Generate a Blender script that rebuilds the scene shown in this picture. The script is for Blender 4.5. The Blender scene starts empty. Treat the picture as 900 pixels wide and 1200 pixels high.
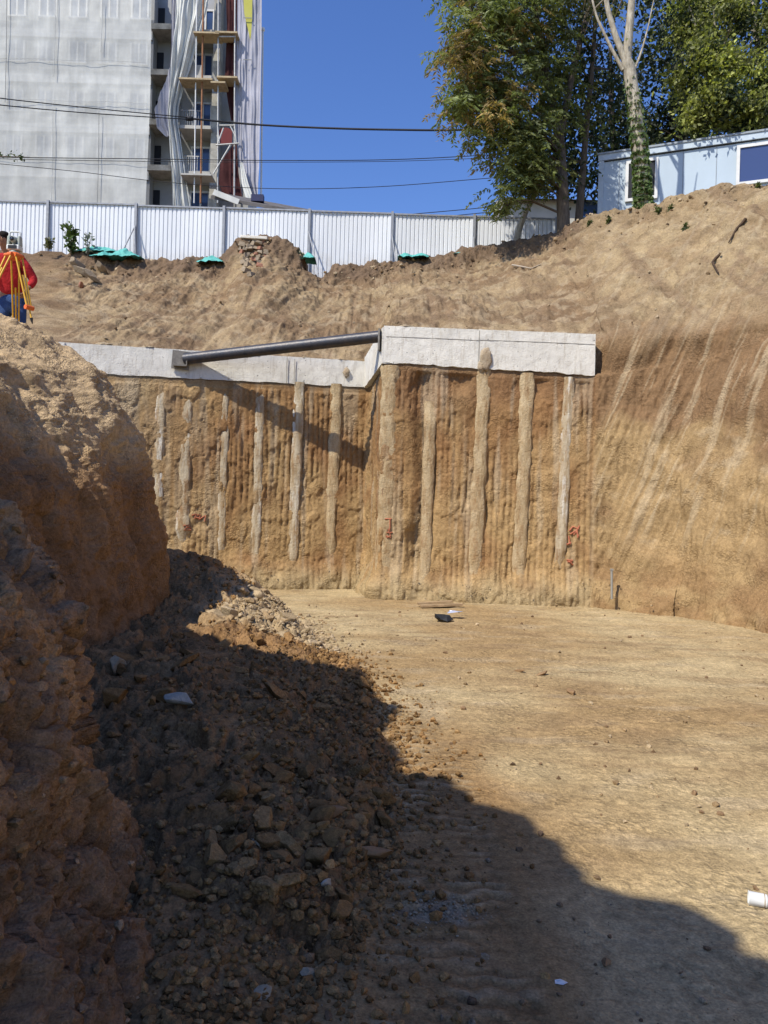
import bpy, math, random
import numpy as np
from mathutils import Vector, Matrix
random.seed(7); RNG = np.random.default_rng(11)
SC = bpy.context.scene; COL = SC.collection
R = math.radians
# ------------------------------------------------------------------ camera
ROLL = R(1.6); CR, SR = math.cos(ROLL), math.sin(ROLL); EYE = 1.6
def at(px, py, Y):
    """a point of the place seen at (px, py) of the 900x1200 photograph, Y metres ahead"""
    a = (px-450)/900.0; b = (600-py)/900.0
    return Vector((Y*(a*CR-b*SR), Y, EYE+Y*(a*SR+b*CR)))
cam = bpy.data.cameras.new('camera'); camo = bpy.data.objects.new('camera', cam); COL.objects.link(camo)
cam.sensor_fit = 'VERTICAL'; cam.sensor_height = 36; cam.lens = 27; cam.clip_end = 2000; cam.clip_start = .05
m = Matrix(((CR,-SR,0),(0,0,-1),(SR,CR,0))).to_4x4(); m.translation = (0,0,EYE); camo.matrix_world = m
SC.camera = camo
# ------------------------------------------------------------------ light
SUN_EL = R(50); SUN_AZ = R(225)            # sun behind the camera, to its left
w = bpy.data.worlds.new('World'); SC.world = w; w.use_nodes = True
nt = w.node_tree; nt.nodes.clear()
sky = nt.nodes.new('ShaderNodeTexSky'); sky.sky_type = 'NISHITA'; sky.sun_disc = False
sky.sun_elevation = SUN_EL; sky.sun_rotation = SUN_AZ; sky.air_density = 1.0; sky.dust_density = 0.3; sky.ozone_density = 4.0
hs = nt.nodes.new('ShaderNodeHueSaturation'); hs.inputs['Hue'].default_value = .514; hs.inputs['Saturation'].default_value = 1.18; hs.inputs['Value'].default_value = 1.72
bg = nt.nodes.new('ShaderNodeBackground'); bg.inputs[1].default_value = 0.11
wo = nt.nodes.new('ShaderNodeOutputWorld')
nt.links.new(sky.outputs[0], hs.inputs['Color']); nt.links.new(hs.outputs[0], bg.inputs[0]); nt.links.new(bg.outputs[0], wo.inputs[0])
sl = bpy.data.lights.new('sun', 'SUN'); sl.energy = 5.0; sl.angle = R(.5); sl.color = (1,.94,.83)
so = bpy.data.objects.new('sun', sl); COL.objects.link(so)
SD = Vector((math.cos(SUN_EL)*.7071, math.cos(SUN_EL)*.7071, -math.sin(SUN_EL)))
so.rotation_euler = SD.to_track_quat('-Z','Y').to_euler(); so.location = (-30,-30,50)
SC.view_settings.view_transform = 'Standard'; SC.view_settings.look = 'None'; SC.view_settings.exposure = 0
SC.cycles.max_bounces = 6; SC.cycles.diffuse_bounces = 1; SC.cycles.transparent_max_bounces = 16
# ------------------------------------------------------------------ noise
_g = np.random.default_rng(3)
_PERM = _g.permutation(512).astype(np.int32)
_GR = _g.normal(size=(512,3)).astype(np.float32); _GR /= np.linalg.norm(_GR, axis=1)[:,None]
def _h(i,j,k): return _PERM[(_PERM[(_PERM[i & 511]+j) & 511]+k) & 511]
def perlin(x,y,z):
    x=np.asarray(x,np.float32).ravel(); y=np.broadcast_to(np.asarray(y,np.float32),np.shape(y)).ravel(); z=np.asarray(z,np.float32).ravel()
    if y.size==1: y=np.full_like(x,y[0])
    if z.size==1: z=np.full_like(x,z[0])
    xi=np.floor(x).astype(np.int32); yi=np.floor(y).astype(np.int32); zi=np.floor(z).astype(np.int32)
    xf=x-xi; yf=y-yi; zf=z-zi
    u=xf*xf*xf*(xf*(xf*6-15)+10); v=yf*yf*yf*(yf*(yf*6-15)+10); w_=zf*zf*zf*(zf*(zf*6-15)+10)
    def c(a,b,d):
        g=_GR[_h(xi+a,yi+b,zi+d)]
        return g[:,0]*(xf-a)+g[:,1]*(yf-b)+g[:,2]*(zf-d)
    x00=c(0,0,0)*(1-u)+c(1,0,0)*u; x10=c(0,1,0)*(1-u)+c(1,1,0)*u
    x01=c(0,0,1)*(1-u)+c(1,0,1)*u; x11=c(0,1,1)*(1-u)+c(1,1,1)*u
    y0=x00*(1-v)+x10*v; y1=x01*(1-v)+x11*v
    return (y0*(1-w_)+y1*w_)*1.5
def fbm(x,y,z,o=4,ridge=False):
    s=0; a=1.0; f=1.0; t=0
    for i in range(o):
        n=perlin(np.asarray(x)*f+17.3*i,np.asarray(y)*f+5.1*i,np.asarray(z)*f+9.7*i)
        if ridge: n=1-2*np.abs(n)
        s=s+n*a; t+=a; a*=.5; f*=2.03
    return s/t
def worley(x,y,seed=0):
    """2-D cells: distance to the nearest point and that point's random value"""
    x=np.asarray(x,np.float32); y=np.asarray(y,np.float32)
    xi=np.floor(x).astype(np.int32); yi=np.floor(y).astype(np.int32)
    best=np.full(x.shape,9.,np.float32); val=np.zeros(x.shape,np.float32); sec=np.full(x.shape,9.,np.float32)
    for a in (-1,0,1):
        for b in (-1,0,1):
            h=_h(xi+a,yi+b,np.full_like(xi,seed)); g=_GR[h]
            px=xi+a+.5+g[:,0]*.48; py=yi+b+.5+g[:,1]*.48
            d=np.sqrt((px-x)**2+(py-y)**2)
            c=d<best
            sec=np.where(c,best,np.minimum(sec,d)); val=np.where(c,g[:,2]*.5+.5,val); best=np.where(c,d,best)
    return best,val,sec
def facets(x,y,seed=0):
    """broken-clod relief: tilted flat pieces with cracks between them, about -.5 .. .5"""
    x=np.asarray(x,np.float32); y=np.asarray(y,np.float32); xi=np.floor(x).astype(np.int32); yi=np.floor(y).astype(np.int32)
    best=np.full(x.shape,9.,np.float32); sec=best.copy(); hgt=np.zeros(x.shape,np.float32)
    for a in (-1,0,1):
        for b in (-1,0,1):
            h=_h(xi+a,yi+b,np.full_like(xi,seed)); g=_GR[h]; g2=_GR[(h*7+13)&511]
            dx=x-(xi+a+.5+g[:,0]*.5); dy=y-(yi+b+.5+g[:,1]*.5); d=np.sqrt(dx*dx+dy*dy); c=d<best
            sec=np.where(c,best,np.minimum(sec,d)); hgt=np.where(c,.45*g[:,2]+.55*(dx*g2[:,0]+dy*g2[:,1])-.25*d*d,hgt); best=np.where(c,d,best)
    return hgt-.35*sstep(.16,.0,sec-best)
def sstep(a,b,x):
    t=np.clip((x-a)/(b-a),0,1); return t*t*(3-2*t)
def mixc(a,b,t): return a+(b-a)*t[:,None]
# ------------------------------------------------------------------ objects
def tag(o,label=None,cat=None,group=None,kind=None):
    if label: o['label']=label
    if cat: o['category']=cat
    if group: o['group']=group
    if kind: o['kind']=kind
    return o
def empty(name,loc,rz=0):
    o=bpy.data.objects.new(name,None); COL.objects.link(o); o.location=loc; o.rotation_euler=(0,0,rz); o.empty_display_size=.2
    return o
def thing(name,loc,label,cat,group=None,rz=0): return tag(empty(name,loc,rz),label,cat,group)
def link(name,me,mat=None,parent=None,loc=None):
    o=bpy.data.objects.new(name,me); COL.objects.link(o)
    if mat is not None:
        me.materials.clear(); me.materials.append(mat)
    if parent is not None: o.parent=parent
    if loc is not None: o.location=loc
    return o
def np_mesh(name,V,F,col=None,smooth=True,uv=None):
    """V (n,3), F (m,k) with k 3 or 4"""
    me=bpy.data.meshes.new(name); V=np.asarray(V,np.float32); F=np.asarray(F,np.int32); k=F.shape[1]
    me.vertices.add(len(V)); me.vertices.foreach_set('co',V.ravel())
    me.loops.add(F.size); me.loops.foreach_set('vertex_index',F.ravel())
    me.polygons.add(len(F)); me.polygons.foreach_set('loop_start',np.arange(0,F.size,k,dtype=np.int32))
    me.polygons.foreach_set('use_smooth',np.full(len(F),smooth))
    me.update(calc_edges=True)
    if col is not None:
        a=me.color_attributes.new('tint','FLOAT_COLOR','POINT')
        c=np.ones((len(V),4),np.float32); c[:,:3]=col; a.data.foreach_set('color',c.ravel())
    return me
def grid_faces(nu,nv):
    i=np.arange(nu-1)[:,None]*nv+np.arange(nv-1)[None,:]
    i=i.ravel(); return np.stack([i,i+nv,i+nv+1,i+1],1)
def grid_normals(P):
    du=np.gradient(P,axis=0); dv=np.gradient(P,axis=1)
    n=np.cross(du,dv); l=np.linalg.norm(n,axis=2,keepdims=True); return n/np.maximum(l,1e-9)
class MB:
    """collects faces, links them as one mesh"""
    def __init__(s): s.v=[]; s.f=[]; s.sm=[]
    def add(s,vs,fs,smooth=False):
        b=len(s.v); s.v.extend([tuple(v) for v in vs]); s.f.extend([tuple(i+b for i in f) for f in fs]); s.sm.extend([smooth]*len(fs)); return s
    def box(s,c,d,rz=0,ry=0,rx=0,taper=1.0):
        c=Vector(c); M=Matrix.Rotation(rz,3,'Z')@Matrix.Rotation(ry,3,'Y')@Matrix.Rotation(rx,3,'X')
        vs=[]
        for z in (-.5,.5):
            t=1 if z<0 else taper
            for x,y in ((-.5,-.5),(.5,-.5),(.5,.5),(-.5,.5)): vs.append(c+M@Vector((x*d[0]*t,y*d[1]*t,z*d[2])))
        return s.add(vs,[(3,2,1,0),(4,5,6,7),(0,1,5,4),(1,2,6,5),(2,3,7,6),(3,0,4,7)])
    def tube(s,pts,r,n=8,caps=True,flat=None):
        pts=[Vector(p) for p in pts]; rs=r if isinstance(r,(list,tuple)) else [r]*len(pts)
        vs=[]; up=None
        for i,p in enumerate(pts):
            t=(pts[min(i+1,len(pts)-1)]-pts[max(i-1,0)]).normalized()
            if up is None: up=Vector((0,0,1)) if abs(t.z)<.9 else Vector((1,0,0))
            a=t.cross(up).normalized(); b=a.cross(t).normalized(); up=b
            for k in range(n):
                an=2*math.pi*k/n; vs.append(p+a*math.cos(an)*rs[i]+b*math.sin(an)*rs[i])
        fs=[(i*n+k,i*n+(k+1)%n,(i+1)*n+(k+1)%n,(i+1)*n+k) for i in range(len(pts)-1) for k in range(n)]
        s.add(vs,fs,True)
        if caps: s.add(vs[:n],[tuple(range(n))[::-1]]); s.add(vs[-n:],[tuple(range(n))])
        return s
    def lathe(s,o,prof,n=20,axis='Z'):
        o=Vector(o); vs=[]
        for r,z in prof:
            for k in range(n):
                a=2*math.pi*k/n; c,d=r*math.cos(a),r*math.sin(a)
                vs.append(o+(Vector((c,d,z)) if axis=='Z' else Vector((c,z,d)) if axis=='Y' else Vector((z,c,d))))
        fs=[(i*n+k,i*n+(k+1)%n,(i+1)*n+(k+1)%n,(i+1)*n+k) for i in range(len(prof)-1) for k in range(n)]
        return s.add(vs,fs,True)
    def quad(s,a,b,c,d): return s.add([a,b,c,d],[(0,1,2,3)])
    def build(s,name,mat,parent=None,loc=None,bevel=0):
        me=bpy.data.meshes.new(name); me.from_pydata(s.v,[],s.f); me.polygons.foreach_set('use_smooth',s.sm); me.update()
        if parent is not None and loc is None:
            o=link(name,me,mat,parent); q=parent; off=Vector()
            while q is not None: off+=q.location; q=q.parent
            me.transform(Matrix.Translation(-off))
        else: o=link(name,me,mat,parent,loc)
        if bevel:
            b=o.modifiers.new('b','BEVEL'); b.width=bevel; b.segments=2; b.limit_method='ANGLE'
        return o
# ------------------------------------------------------------------ materials
class NT:
    def __init__(s,name):
        s.m=bpy.data.materials.new(name); s.m.use_nodes=True; s.t=s.m.node_tree
        s.b=s.t.nodes['Principled BSDF']; s.o=s.t.nodes['Material Output']
    def n(s,t,**k):
        x=s.t.nodes.new('ShaderNode'+t)
        for a,v in k.items(): setattr(x,a,v)
        return x
    def l(s,a,b): s.t.links.new(a,b)
    def pos(s): return s.n('NewGeometry').outputs['Position']
    def noise(s,scale,detail=4,rough=.6,vec=None,stretch=None):
        x=s.n('TexNoise'); x.inputs['Scale'].default_value=scale; x.inputs['Detail'].default_value=detail; x.inputs['Roughness'].default_value=rough
        v=vec or s.pos()
        if stretch:
            mp=s.n('Mapping'); mp.inputs['Scale'].default_value=stretch; s.l(v,mp.inputs['Vector']); v=mp.outputs[0]
        s.l(v,x.inputs['Vector']); return x.outputs['Fac']
    def ramp(s,f,stops):
        x=s.n('ValToRGB'); s.l(f,x.inputs[0]); e=x.color_ramp.elements
        while len(e)<len(stops): e.new(.5)
        for i,(p,c) in enumerate(stops):
            e[i].position=p; e[i].color=(c,c,c,1) if isinstance(c,(int,float)) else (*c,1)
        return x.outputs[0]
    def mix(s,f,a,b,mode='MIX'):
        x=s.n('Mix',data_type='RGBA',blend_type=mode)
        if isinstance(f,(int,float)): x.inputs[0].default_value=f
        else: s.l(f,x.inputs[0])
        for i,v in ((6,a),(7,b)):
            if isinstance(v,tuple): x.inputs[i].default_value=(*v[:3],1)
            else: s.l(v,x.inputs[i])
        return x.outputs[2]
    def math(s,op,a,b):
        x=s.n('Math',operation=op)
        for i,v in ((0,a),(1,b)):
            if isinstance(v,(int,float)): x.inputs[i].default_value=v
            else: s.l(v,x.inputs[i])
        return x.outputs[0]
    def bump(s,h,dist=.02,strength=1.0):
        x=s.n('Bump'); x.inputs['Distance'].default_value=dist; x.inputs['Strength'].default_value=strength; s.l(h,x.inputs['Height']); s.l(x.outputs[0],s.b.inputs['Normal'])
    def col(s,c):
        if isinstance(c,tuple): s.b.inputs['Base Color'].default_value=(*c[:3],1)
        else: s.l(c,s.b.inputs['Base Color'])
        return s
    def fin(s,rough=.8,metal=0,spec=.3):
        s.b.inputs['Roughness'].default_value=rough; s.b.inputs['Metallic'].default_value=metal; s.b.inputs['Specular IOR Level'].default_value=spec
        return s.m
def soil_mat(name,fine=1.0,bd=.02,ct=1.0):
    k=NT(name); a=k.n('Attribute',attribute_name='tint').outputs['Color']
    n1=k.noise(3.1,6,.65); n2=k.noise(19*fine,6,.72); n3=k.noise(95*fine,3,.6)
    c=k.mix(1,a,k.ramp(n1,[(.28,.80),(.72,1.16)]),'MULTIPLY')
    c=k.mix(1,c,k.ramp(n2,[(.28,1-.38*ct),(.72,1+.26*ct)]),'MULTIPLY')
    c=k.mix(1,c,k.ramp(n3,[(.3,1-.26*ct),(.7,1+.22*ct)]),'MULTIPLY')
    vo=k.n('TexVoronoi'); vo.inputs['Scale'].default_value=30*fine; vo.inputs['Randomness'].default_value=1
    wv=k.n('VectorMath',operation='ADD'); k.l(k.pos(),wv.inputs[0]); ns=k.n('TexNoise'); ns.inputs['Scale'].default_value=25*fine; k.l(k.pos(),ns.inputs['Vector']); sc_=k.n('VectorMath',operation='SCALE'); sc_.inputs['Scale'].default_value=.035/fine; k.l(ns.outputs['Color'],sc_.inputs[0]); k.l(sc_.outputs[0],wv.inputs[1]); k.l(wv.outputs[0],vo.inputs['Vector'])
    msk=k.ramp(k.noise(2.3,5,.7),[(.42,0),(.60,1)]); gr=k.ramp(vo.outputs['Distance'],[(.15,1),(.75,0)])
    c=k.mix(k.math('MULTIPLY',msk,.55*ct),c,k.mix(1,c,k.ramp(vo.outputs['Distance'],[(.2,1.16),(.8,.62)]),'MULTIPLY'))
    c=k.mix(k.ramp(k.noise(150*fine,2,.5),[(.66,0),(.74,.5)]),c,k.mix(1,c,(1.6,1.6,1.65),'MULTIPLY'))
    k.col(c)
    h=k.math('ADD',k.math('ADD',k.math('MULTIPLY',n2,.75),k.math('MULTIPLY',n3,.25)),k.math('MULTIPLY',k.math('MULTIPLY',gr,msk),.45)); k.bump(h,bd,1.0)
    return k.fin(.97,0,.12)
def plain(name,c,rough=.7,metal=0,spec=.3,var=.12,scale=6,bump=0,bscale=60):
    k=NT(name); n=k.noise(scale,5,.65)
    k.col(k.mix(1,k.mix(0,(c),(c)),k.ramp(n,[(.3,1-var),(.7,1+var)]),'MULTIPLY'))
    if bump: k.bump(k.noise(bscale,4,.6),bump)
    return k.fin(rough,metal,spec)
# ================================================================== terrain
TAN=np.array([.36,.245,.118],np.float32); LIGHT=np.array([.56,.43,.235],np.float32); PALE=np.array([.53,.43,.29],np.float32)
BROWN=np.array([.265,.15,.068],np.float32); DARK=np.array([.15,.088,.048],np.float32); RED=np.array([.30,.158,.068],np.float32)
M_SOIL=soil_mat('soil',1.0,.024,.85); M_FLOOR=soil_mat('floor_soil',1.0,.022,1.1); M_BANK=soil_mat('bank_soil',1.3,.035,1.0)
# ------------------------------------------------------------------ pit floor with the clod heap
HEAP_Y =[-6, 1.5, 2.4, 2.9, 3.5, 4.1, 5.1, 6.2, 7.2, 8.5, 10., 11.5,12.6,13.6,16]
HEAP_X =[-.5,-.45,-.3,-.08,.06, .10, .14, .04,-.12,-.45,-.95,-1.3,-1.9,-3.5,-6]
HEAP_A =[0,  0,  .04, .08, .12, .20, .27, .25, .23, .28, .46, .95, .85,.45, .2]
HEAP_W =[.3, .3, .4, .5, .6, .9, 1.3, 1.6, 1.8, 1.9, 1.7, 1.9, 2.2,2.2,2.2]
def heap(x,y):
    e=np.interp(y,HEAP_Y,HEAP_X); a=np.interp(y,HEAP_Y,HEAP_A); wd=np.interp(y,HEAP_Y,HEAP_W)
    e=e+.10*perlin(y*1.3,0*y+3,0*y)+.05*perlin(y*4,0*y+8,0*y)
    t=np.clip((e-x)/wd,0,1); return a*(1-(1-t)**1.8), sstep(-.03,.12,e-x)
ys=[-6.]
while ys[-1]<16.6: ys.append(ys[-1]+(.1 if ys[-1]<1.4 else .005+.0026*ys[-1]))
ys=np.array(ys); xs=np.concatenate([np.arange(-9,-2.9,.07),np.arange(-2.9,2.3,.0155),np.arange(2.3,6,.03),np.arange(6,14,.12)])
X,Y=np.meshgrid(xs,ys,indexing='ij'); X=X.ravel().astype(np.float32); Y=Y.ravel().astype(np.float32); Z0=np.zeros_like(X)
H,HM=heap(X,Y)
z=.045*fbm(X*.5,Y*.5,Z0,3)+.020*fbm(X*2.2,Y*2.2,Z0+4,4)
crumb=fbm(X*11,Y*11,Z0+2,3); z+=.013*crumb*(.35+.6*sstep(-.1,.3,fbm(X*.8,Y*.8,Z0+7,2)))
# tyre/track cleats: band going away from the viewer, and one sweeping to the far right
def band(cx,half,soft): return sstep(half+soft,half,np.abs(X-cx))
cx=.20+.10*np.sin(Y*.45); b1=band(cx,.23,.10)*sstep(1.3,2,Y)*sstep(7.5,6.2,Y)
ph=Y/.098+.45*perlin(X*1.5,Y*.6,Z0)+.55*perlin(X*9,Y*9,Z0); cl=np.sin(ph*2*math.pi)
z+=b1*(.009*cl*sstep(-.2,.3,fbm(X*2.6,Y*3.2,Z0+5,3))-.012)
tr=np.zeros_like(X)
for off,amp in ((0,1.),(1.9,.9),(3.4,.7),(5.0,.7)):
    cy=11.6-off-.42*X-.035*X*X
    bd=sstep(.42,.22,np.abs(Y-cy)/np.sqrt(1+.25))*amp*sstep(-.8,1.2,X)
    q=(X*.9-Y*.42)/.10+1.2*perlin(X*1.3,Y*1.3,Z0+3)
    z+=bd*.006*np.sin(q*2*math.pi)*sstep(-.1,.25,perlin(X*1.1,Y*1.1,Z0+9)); tr=np.maximum(tr,bd)
ff=sstep(.3,1.2,X)*.005*perlin(X*2.5,Y*26+3*perlin(X*.7,Y*.7,Z0),Z0+1); z+=ff*(1-b1)
# heap lumps
mk=HM>.001; hx,hy=X[mk],Y[mk]; lump=np.zeros_like(hx)
hx2=hx+.25*perlin(hx*2,hy*2,0*hx); hy2=hy+.25*perlin(hx*2,hy*2,0*hx+6)
for sc,am,sd in ((1.6,.075,1),(3.4,.075,2),(7.5,.06,3),(16,.036,4),(33,.015,5)):
    lump+=am*(facets(hx2*sc,hy2*sc*.85,sd)+.12)
smooth=sstep(.55,.2,np.hypot((hx+.75)/.9,(hy-4.75)/.55))+sstep(1.,.5,np.hypot((hx+.75)/.6,(hy-2.6)/.5))
big=.10*fbm(hx*1.1,hy*1.1,0*hx+3,3)
H2=H.copy(); H2[mk]+=(lump*(1-.75*np.clip(smooth,0,1))+big*sstep(0,.3,H[mk]))*HM[mk]
z=z+H2
n1=fbm(X*.35+2,Y*.55,Z0,4); n2=fbm(X*1.6,Y*4.5,Z0+3,4); n3=fbm(X*.8,Y*.8,Z0+11,3)
c=mixc(LIGHT,TAN*1.2,sstep(-.25,.3,n1)); c=mixc(c,np.array([.33,.225,.12],np.float32),.75*sstep(.0,.35,n2)*sstep(-.2,.3,n3))
c=mixc(c,PALE*.95,.30*sstep(.12,.4,fbm(X*1.2+9,Y*3,Z0,3)))
c=mixc(c,np.array([.30,.20,.105],np.float32),.55*tr*sstep(-.2,.35,perlin(X*1.7,Y*3.3,Z0+2)))
c=mixc(c,np.array([.35,.215,.095],np.float32),sstep(.95,.6,X+.12*perlin(Y*2,X*2,Z0))*sstep(6.4,5.0,Y)*.85)  # darker brown painted where the bank's shadow covers the floor
lime=sstep(1,.4,np.hypot((X-.28)/.20,(Y-3.12)/.12)+.6*perlin(X*14,Y*14,Z0)); c=mixc(c,np.array([.42,.36,.27],np.float32),.6*lime)
c=mixc(c,np.array([.20,.12,.06],np.float32),b1*.35*sstep(-.1,-.8,cl)*sstep(5.5,4.6,Y)); c=mixc(c,np.array([.50,.385,.235],np.float32),b1*.60*sstep(.1,.8,cl)*sstep(-.2,.25,fbm(X*2.6,Y*3.2,Z0+5,3)))
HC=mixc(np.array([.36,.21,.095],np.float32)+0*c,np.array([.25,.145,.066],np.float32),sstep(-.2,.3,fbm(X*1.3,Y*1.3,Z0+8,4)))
HC=mixc(HC,np.array([.50,.37,.21],np.float32),sstep(8.3,9.2,Y+.3*perlin(X*2,Y*2,Z0))*sstep(-2.5,-1.7,X)*sstep(12.4,11.6,Y))  # sunlit end of the heap painted paler
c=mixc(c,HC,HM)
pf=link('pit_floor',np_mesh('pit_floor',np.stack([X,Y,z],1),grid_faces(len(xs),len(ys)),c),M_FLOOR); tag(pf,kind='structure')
def floor_z(x,y,xs=xs,ys=ys,Z=z.reshape(len(xs),len(ys))):
    i=min(max(int(np.searchsorted(xs,x)),1),len(xs)-1); j=min(max(int(np.searchsorted(ys,y)),1),len(ys)-1)
    return float(max(Z[i,j],Z[i-1,j-1]))
# ------------------------------------------------------------------ left bank
CY=[-6,-2,-1.01,-.32,-.13,.33,.61,.74,.80,1.16,1.19,1.54,1.94,2.7,3.64,4.3,5,6,7,8.3,9.5,10.3,11,11.8,13,17]
CX=[-1.85,-1.85,-1.98,-2.22,-2.55,-2.65,-2.68,-2.84,-3.03,-3.04,-3.35,-3.36,-3.53,-3.41,-3.52,-3.5,-3.75,-4.1,-4.8,-4.6,-4.38,-4.75,-5.5,-7,-9.8,-10.5]
CZ=[6]*15+[5.25,4.55,4.05,3.62,3.55,3.75,3.65,3.5,3.4,3.4,3.4]
PK=[(-6,[(-1.0,0),(-1.15,.5),(-1.25,1.4),(-1.5,2.2),(-1.9,3.6)]),(0,[(-.78,0),(-.98,.5),(-1.1,1.3),(-1.5,2.0),(-1.9,3.4)]),
 (2.2,[(-.64,0),(-.90,.42),(-1.12,1.15),(-1.52,1.74),(-2.4,2.2)]),(2.6,[(-.66,0),(-.93,.44),(-1.16,1.15),(-1.55,1.70),(-2.4,2.1)]),
 (3.05,[(-.74,0),(-1.03,.44),(-1.25,1.12),(-1.60,1.64),(-2.4,2.0)]),(3.35,[(-.92,0),(-1.20,.44),(-1.36,1.05),(-1.74,1.58),(-2.5,1.95)]),
 (3.7,[(-1.5,0),(-1.6,.5),(-1.75,1.0),(-2.1,1.5),(-2.6,1.95)]),(4.3,[(-1.95,0),(-2.1,.6),(-2.3,1.3),(-2.6,1.9),(-3.0,2.3)]),
 (5.5,[(-2.5,0),(-2.7,.75),(-3.0,1.4),(-3.4,1.9),(-3.7,2.4)]),(7,[(-2.72,0),(-2.86,.9),(-3.10,1.7),(-3.5,2.3),(-4.0,2.95)]),
 (8.3,[(-2.66,0),(-2.80,1.),(-2.95,1.8),(-3.25,2.40),(-3.70,3.05)]),(9.5,[(-2.62,0),(-2.73,1.1),(-2.86,1.85),(-3.10,2.5),(-3.48,3.20)]),
 (10.2,[(-2.85,0),(-2.98,1.),(-3.13,1.8),(-3.40,2.42),(-3.85,3.08)]),(10.9,[(-3.6,0),(-3.75,1),(-4.0,1.8),(-4.4,2.4),(-4.9,3.05)]),
 (11.8,[(-5.5,0),(-5.7,1),(-6,1.8),(-6.3,2.4),(-6.6,3.0)]),(13,[(-8.6,0),(-8.8,1),(-9,1.8),(-9.3,2.4),(-9.6,3.)]),(17,[(-9.5,0),(-9.6,1),(-9.8,1.8),(-10,2.4),(-10.2,3.)])]
yb=[-6.]
while yb[-1]<13.5: yb.append(yb[-1]+(.06 if yb[-1]<1.7 else .0125 if yb[-1]<3.9 else .03 if yb[-1]<11.2 else .08))
yb=np.array(yb); pk=[p[0] for p in PK]
prof=[[np.interp(yb,pk,[p[1][j][i] for p in PK]) for i in (0,1)] for j in range(5)]
prof[0][1]=prof[0][1]-.25
prof.append([np.interp(yb,CY,CX),np.interp(yb,CY,CZ)]); prof.append([prof[5][0]-.9,prof[5][1]-.30]); prof.append([np.full_like(yb,-17),np.interp(yb,[-6,4,8,17],[6.3,5.6,3.4,3.3])])
cnt=[44,66,54,70,80,36,14]
cols=[]
for j,n in enumerate(cnt):
    t=np.arange(n)/n
    cols.append(np.stack([prof[j][0][:,None]*(1-t)+prof[j+1][0][:,None]*t, np.repeat(yb[:,None],n,1), prof[j][1][:,None]*(1-t)+prof[j+1][1][:,None]*t],2))
cols.append(np.stack([prof[7][0],yb,prof[7][1]],1)[:,None,:])
P=np.concatenate(cols,1); nu,nv=P.shape[:2]
for _ in range(7):        # round off the profile's knees
    P[:,1:-1]=.5*P[:,1:-1]+.25*(P[:,:-2]+P[:,2:])
N=-grid_normals(P); N=np.where((N[...,0:1]*1+N[...,2:3]*.8)<0,-N,N)
x,y,zz=[P[...,i].ravel() for i in range(3)]
near=sstep(5.2,3.6,y)
d=.22*fbm(x*.55,y*.55,zz*.45,3)*(1-.45*near)
gul=fbm(y*1.5+.3*zz,zz*.28,x*.3,4); d+=.26*gul*(1-near)*sstep(.2,1.2,zz)*sstep(4.2,3.2,zz)        # vertical gullies on the far face
lumpy=fbm(x*2.4,y*2.4,zz*2.4,4,True); d+=(.075-.03*near)*lumpy
mid=fbm(x*5.5,y*5.5,zz*5.5,4); d+=(.06-.01*near)*mid*(.35+.65*sstep(-.2,.3,perlin(x*1.2,y*1.2,zz*1.2)))
fine=fbm(x*17,y*17,zz*17,3,True); d+=(.016+.012*near)*fine
for sc,am in ((2.2,.13),(5,.085),(11,.045),(24,.018)):
    d+=(near*.75+.25)*am*facets(y*sc+.6*perlin(x*2.5,y*2.5,zz*2.5),(zz+.5*x)*sc*.8,int(sc))
d+=near*.007*fbm(x*45,y*45,zz*45,2,True)-.05
d*=sstep(-.3,.2,zz)*.9+.1
V=P.reshape(-1,3)+N.reshape(-1,3)*d[:,None]
c=mixc(np.array([.40,.235,.11],np.float32)+0*V,np.array([.25,.135,.062],np.float32),sstep(-.25,.25,fbm(y*.9,zz*.5,x*.5,4)))
c=mixc(c,np.array([.50,.37,.215],np.float32),sstep(1.7,2.4,zz)*sstep(5.5,7.5,y)*.92)  # sunlit top of the far face painted light tan
c=mixc(c,np.array([.21,.135,.08],np.float32),near*sstep(.1,.6,fbm(x*1.5+4,y*1.5,zz*1.5,3)+.35)*.85)
c=mixc(c,np.array([.33,.18,.08],np.float32),near*.6*sstep(.05,.4,fbm(x*1.2,y*1.2+9,zz*.8,3))*sstep(.2,.7,zz))
c=mixc(c,DARK,sstep(.1,.5,-mid)*.35); shade=sstep(2.3,1.5,zz+.25*(y-8)*(y<8)*(y>5)); c=mixc(c,np.array([.275,.168,.088],np.float32)*(.8+.4*sstep(-.2,.2,gul))[:,None]+0*c,.6*shade*(1-near)); c*=1.35; c*=(1+.50*near)[:,None]; c=mixc(c,np.array([.56,.40,.235],np.float32)+0*c,.75*sstep(4.1,3.6,y)*sstep(1.15,1.6,zz)); c=mixc(c,np.array([.235,.152,.088],np.float32)+0*c,.65*near*sstep(-.3,.3,fbm(x*2+3,y*2,zz*2,4))); c=mixc(c,np.array([.17,.095,.05],np.float32)+0*c,.5*near*sstep(.05,.3,-lumpy*.4-mid*.6))  # shade painted on lower far face and hollows, skylight on the near top
lb=link('earth_bank',np_mesh('earth_bank',V,grid_faces(nu,nv)[:, ::-1],c),M_BANK); tag(lb,kind='structure')
BV=V.reshape(nu,nv,3)
def bank_z(x,y):
    i=int(np.argmin(np.abs(yb-y))); r=BV[max(0,i-2):i+3].reshape(-1,3); j=np.argsort((r[:,0]-x)**2+.3*(r[:,1]-y)**2)[:5]; return float(np.max(r[j,2]))
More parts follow.
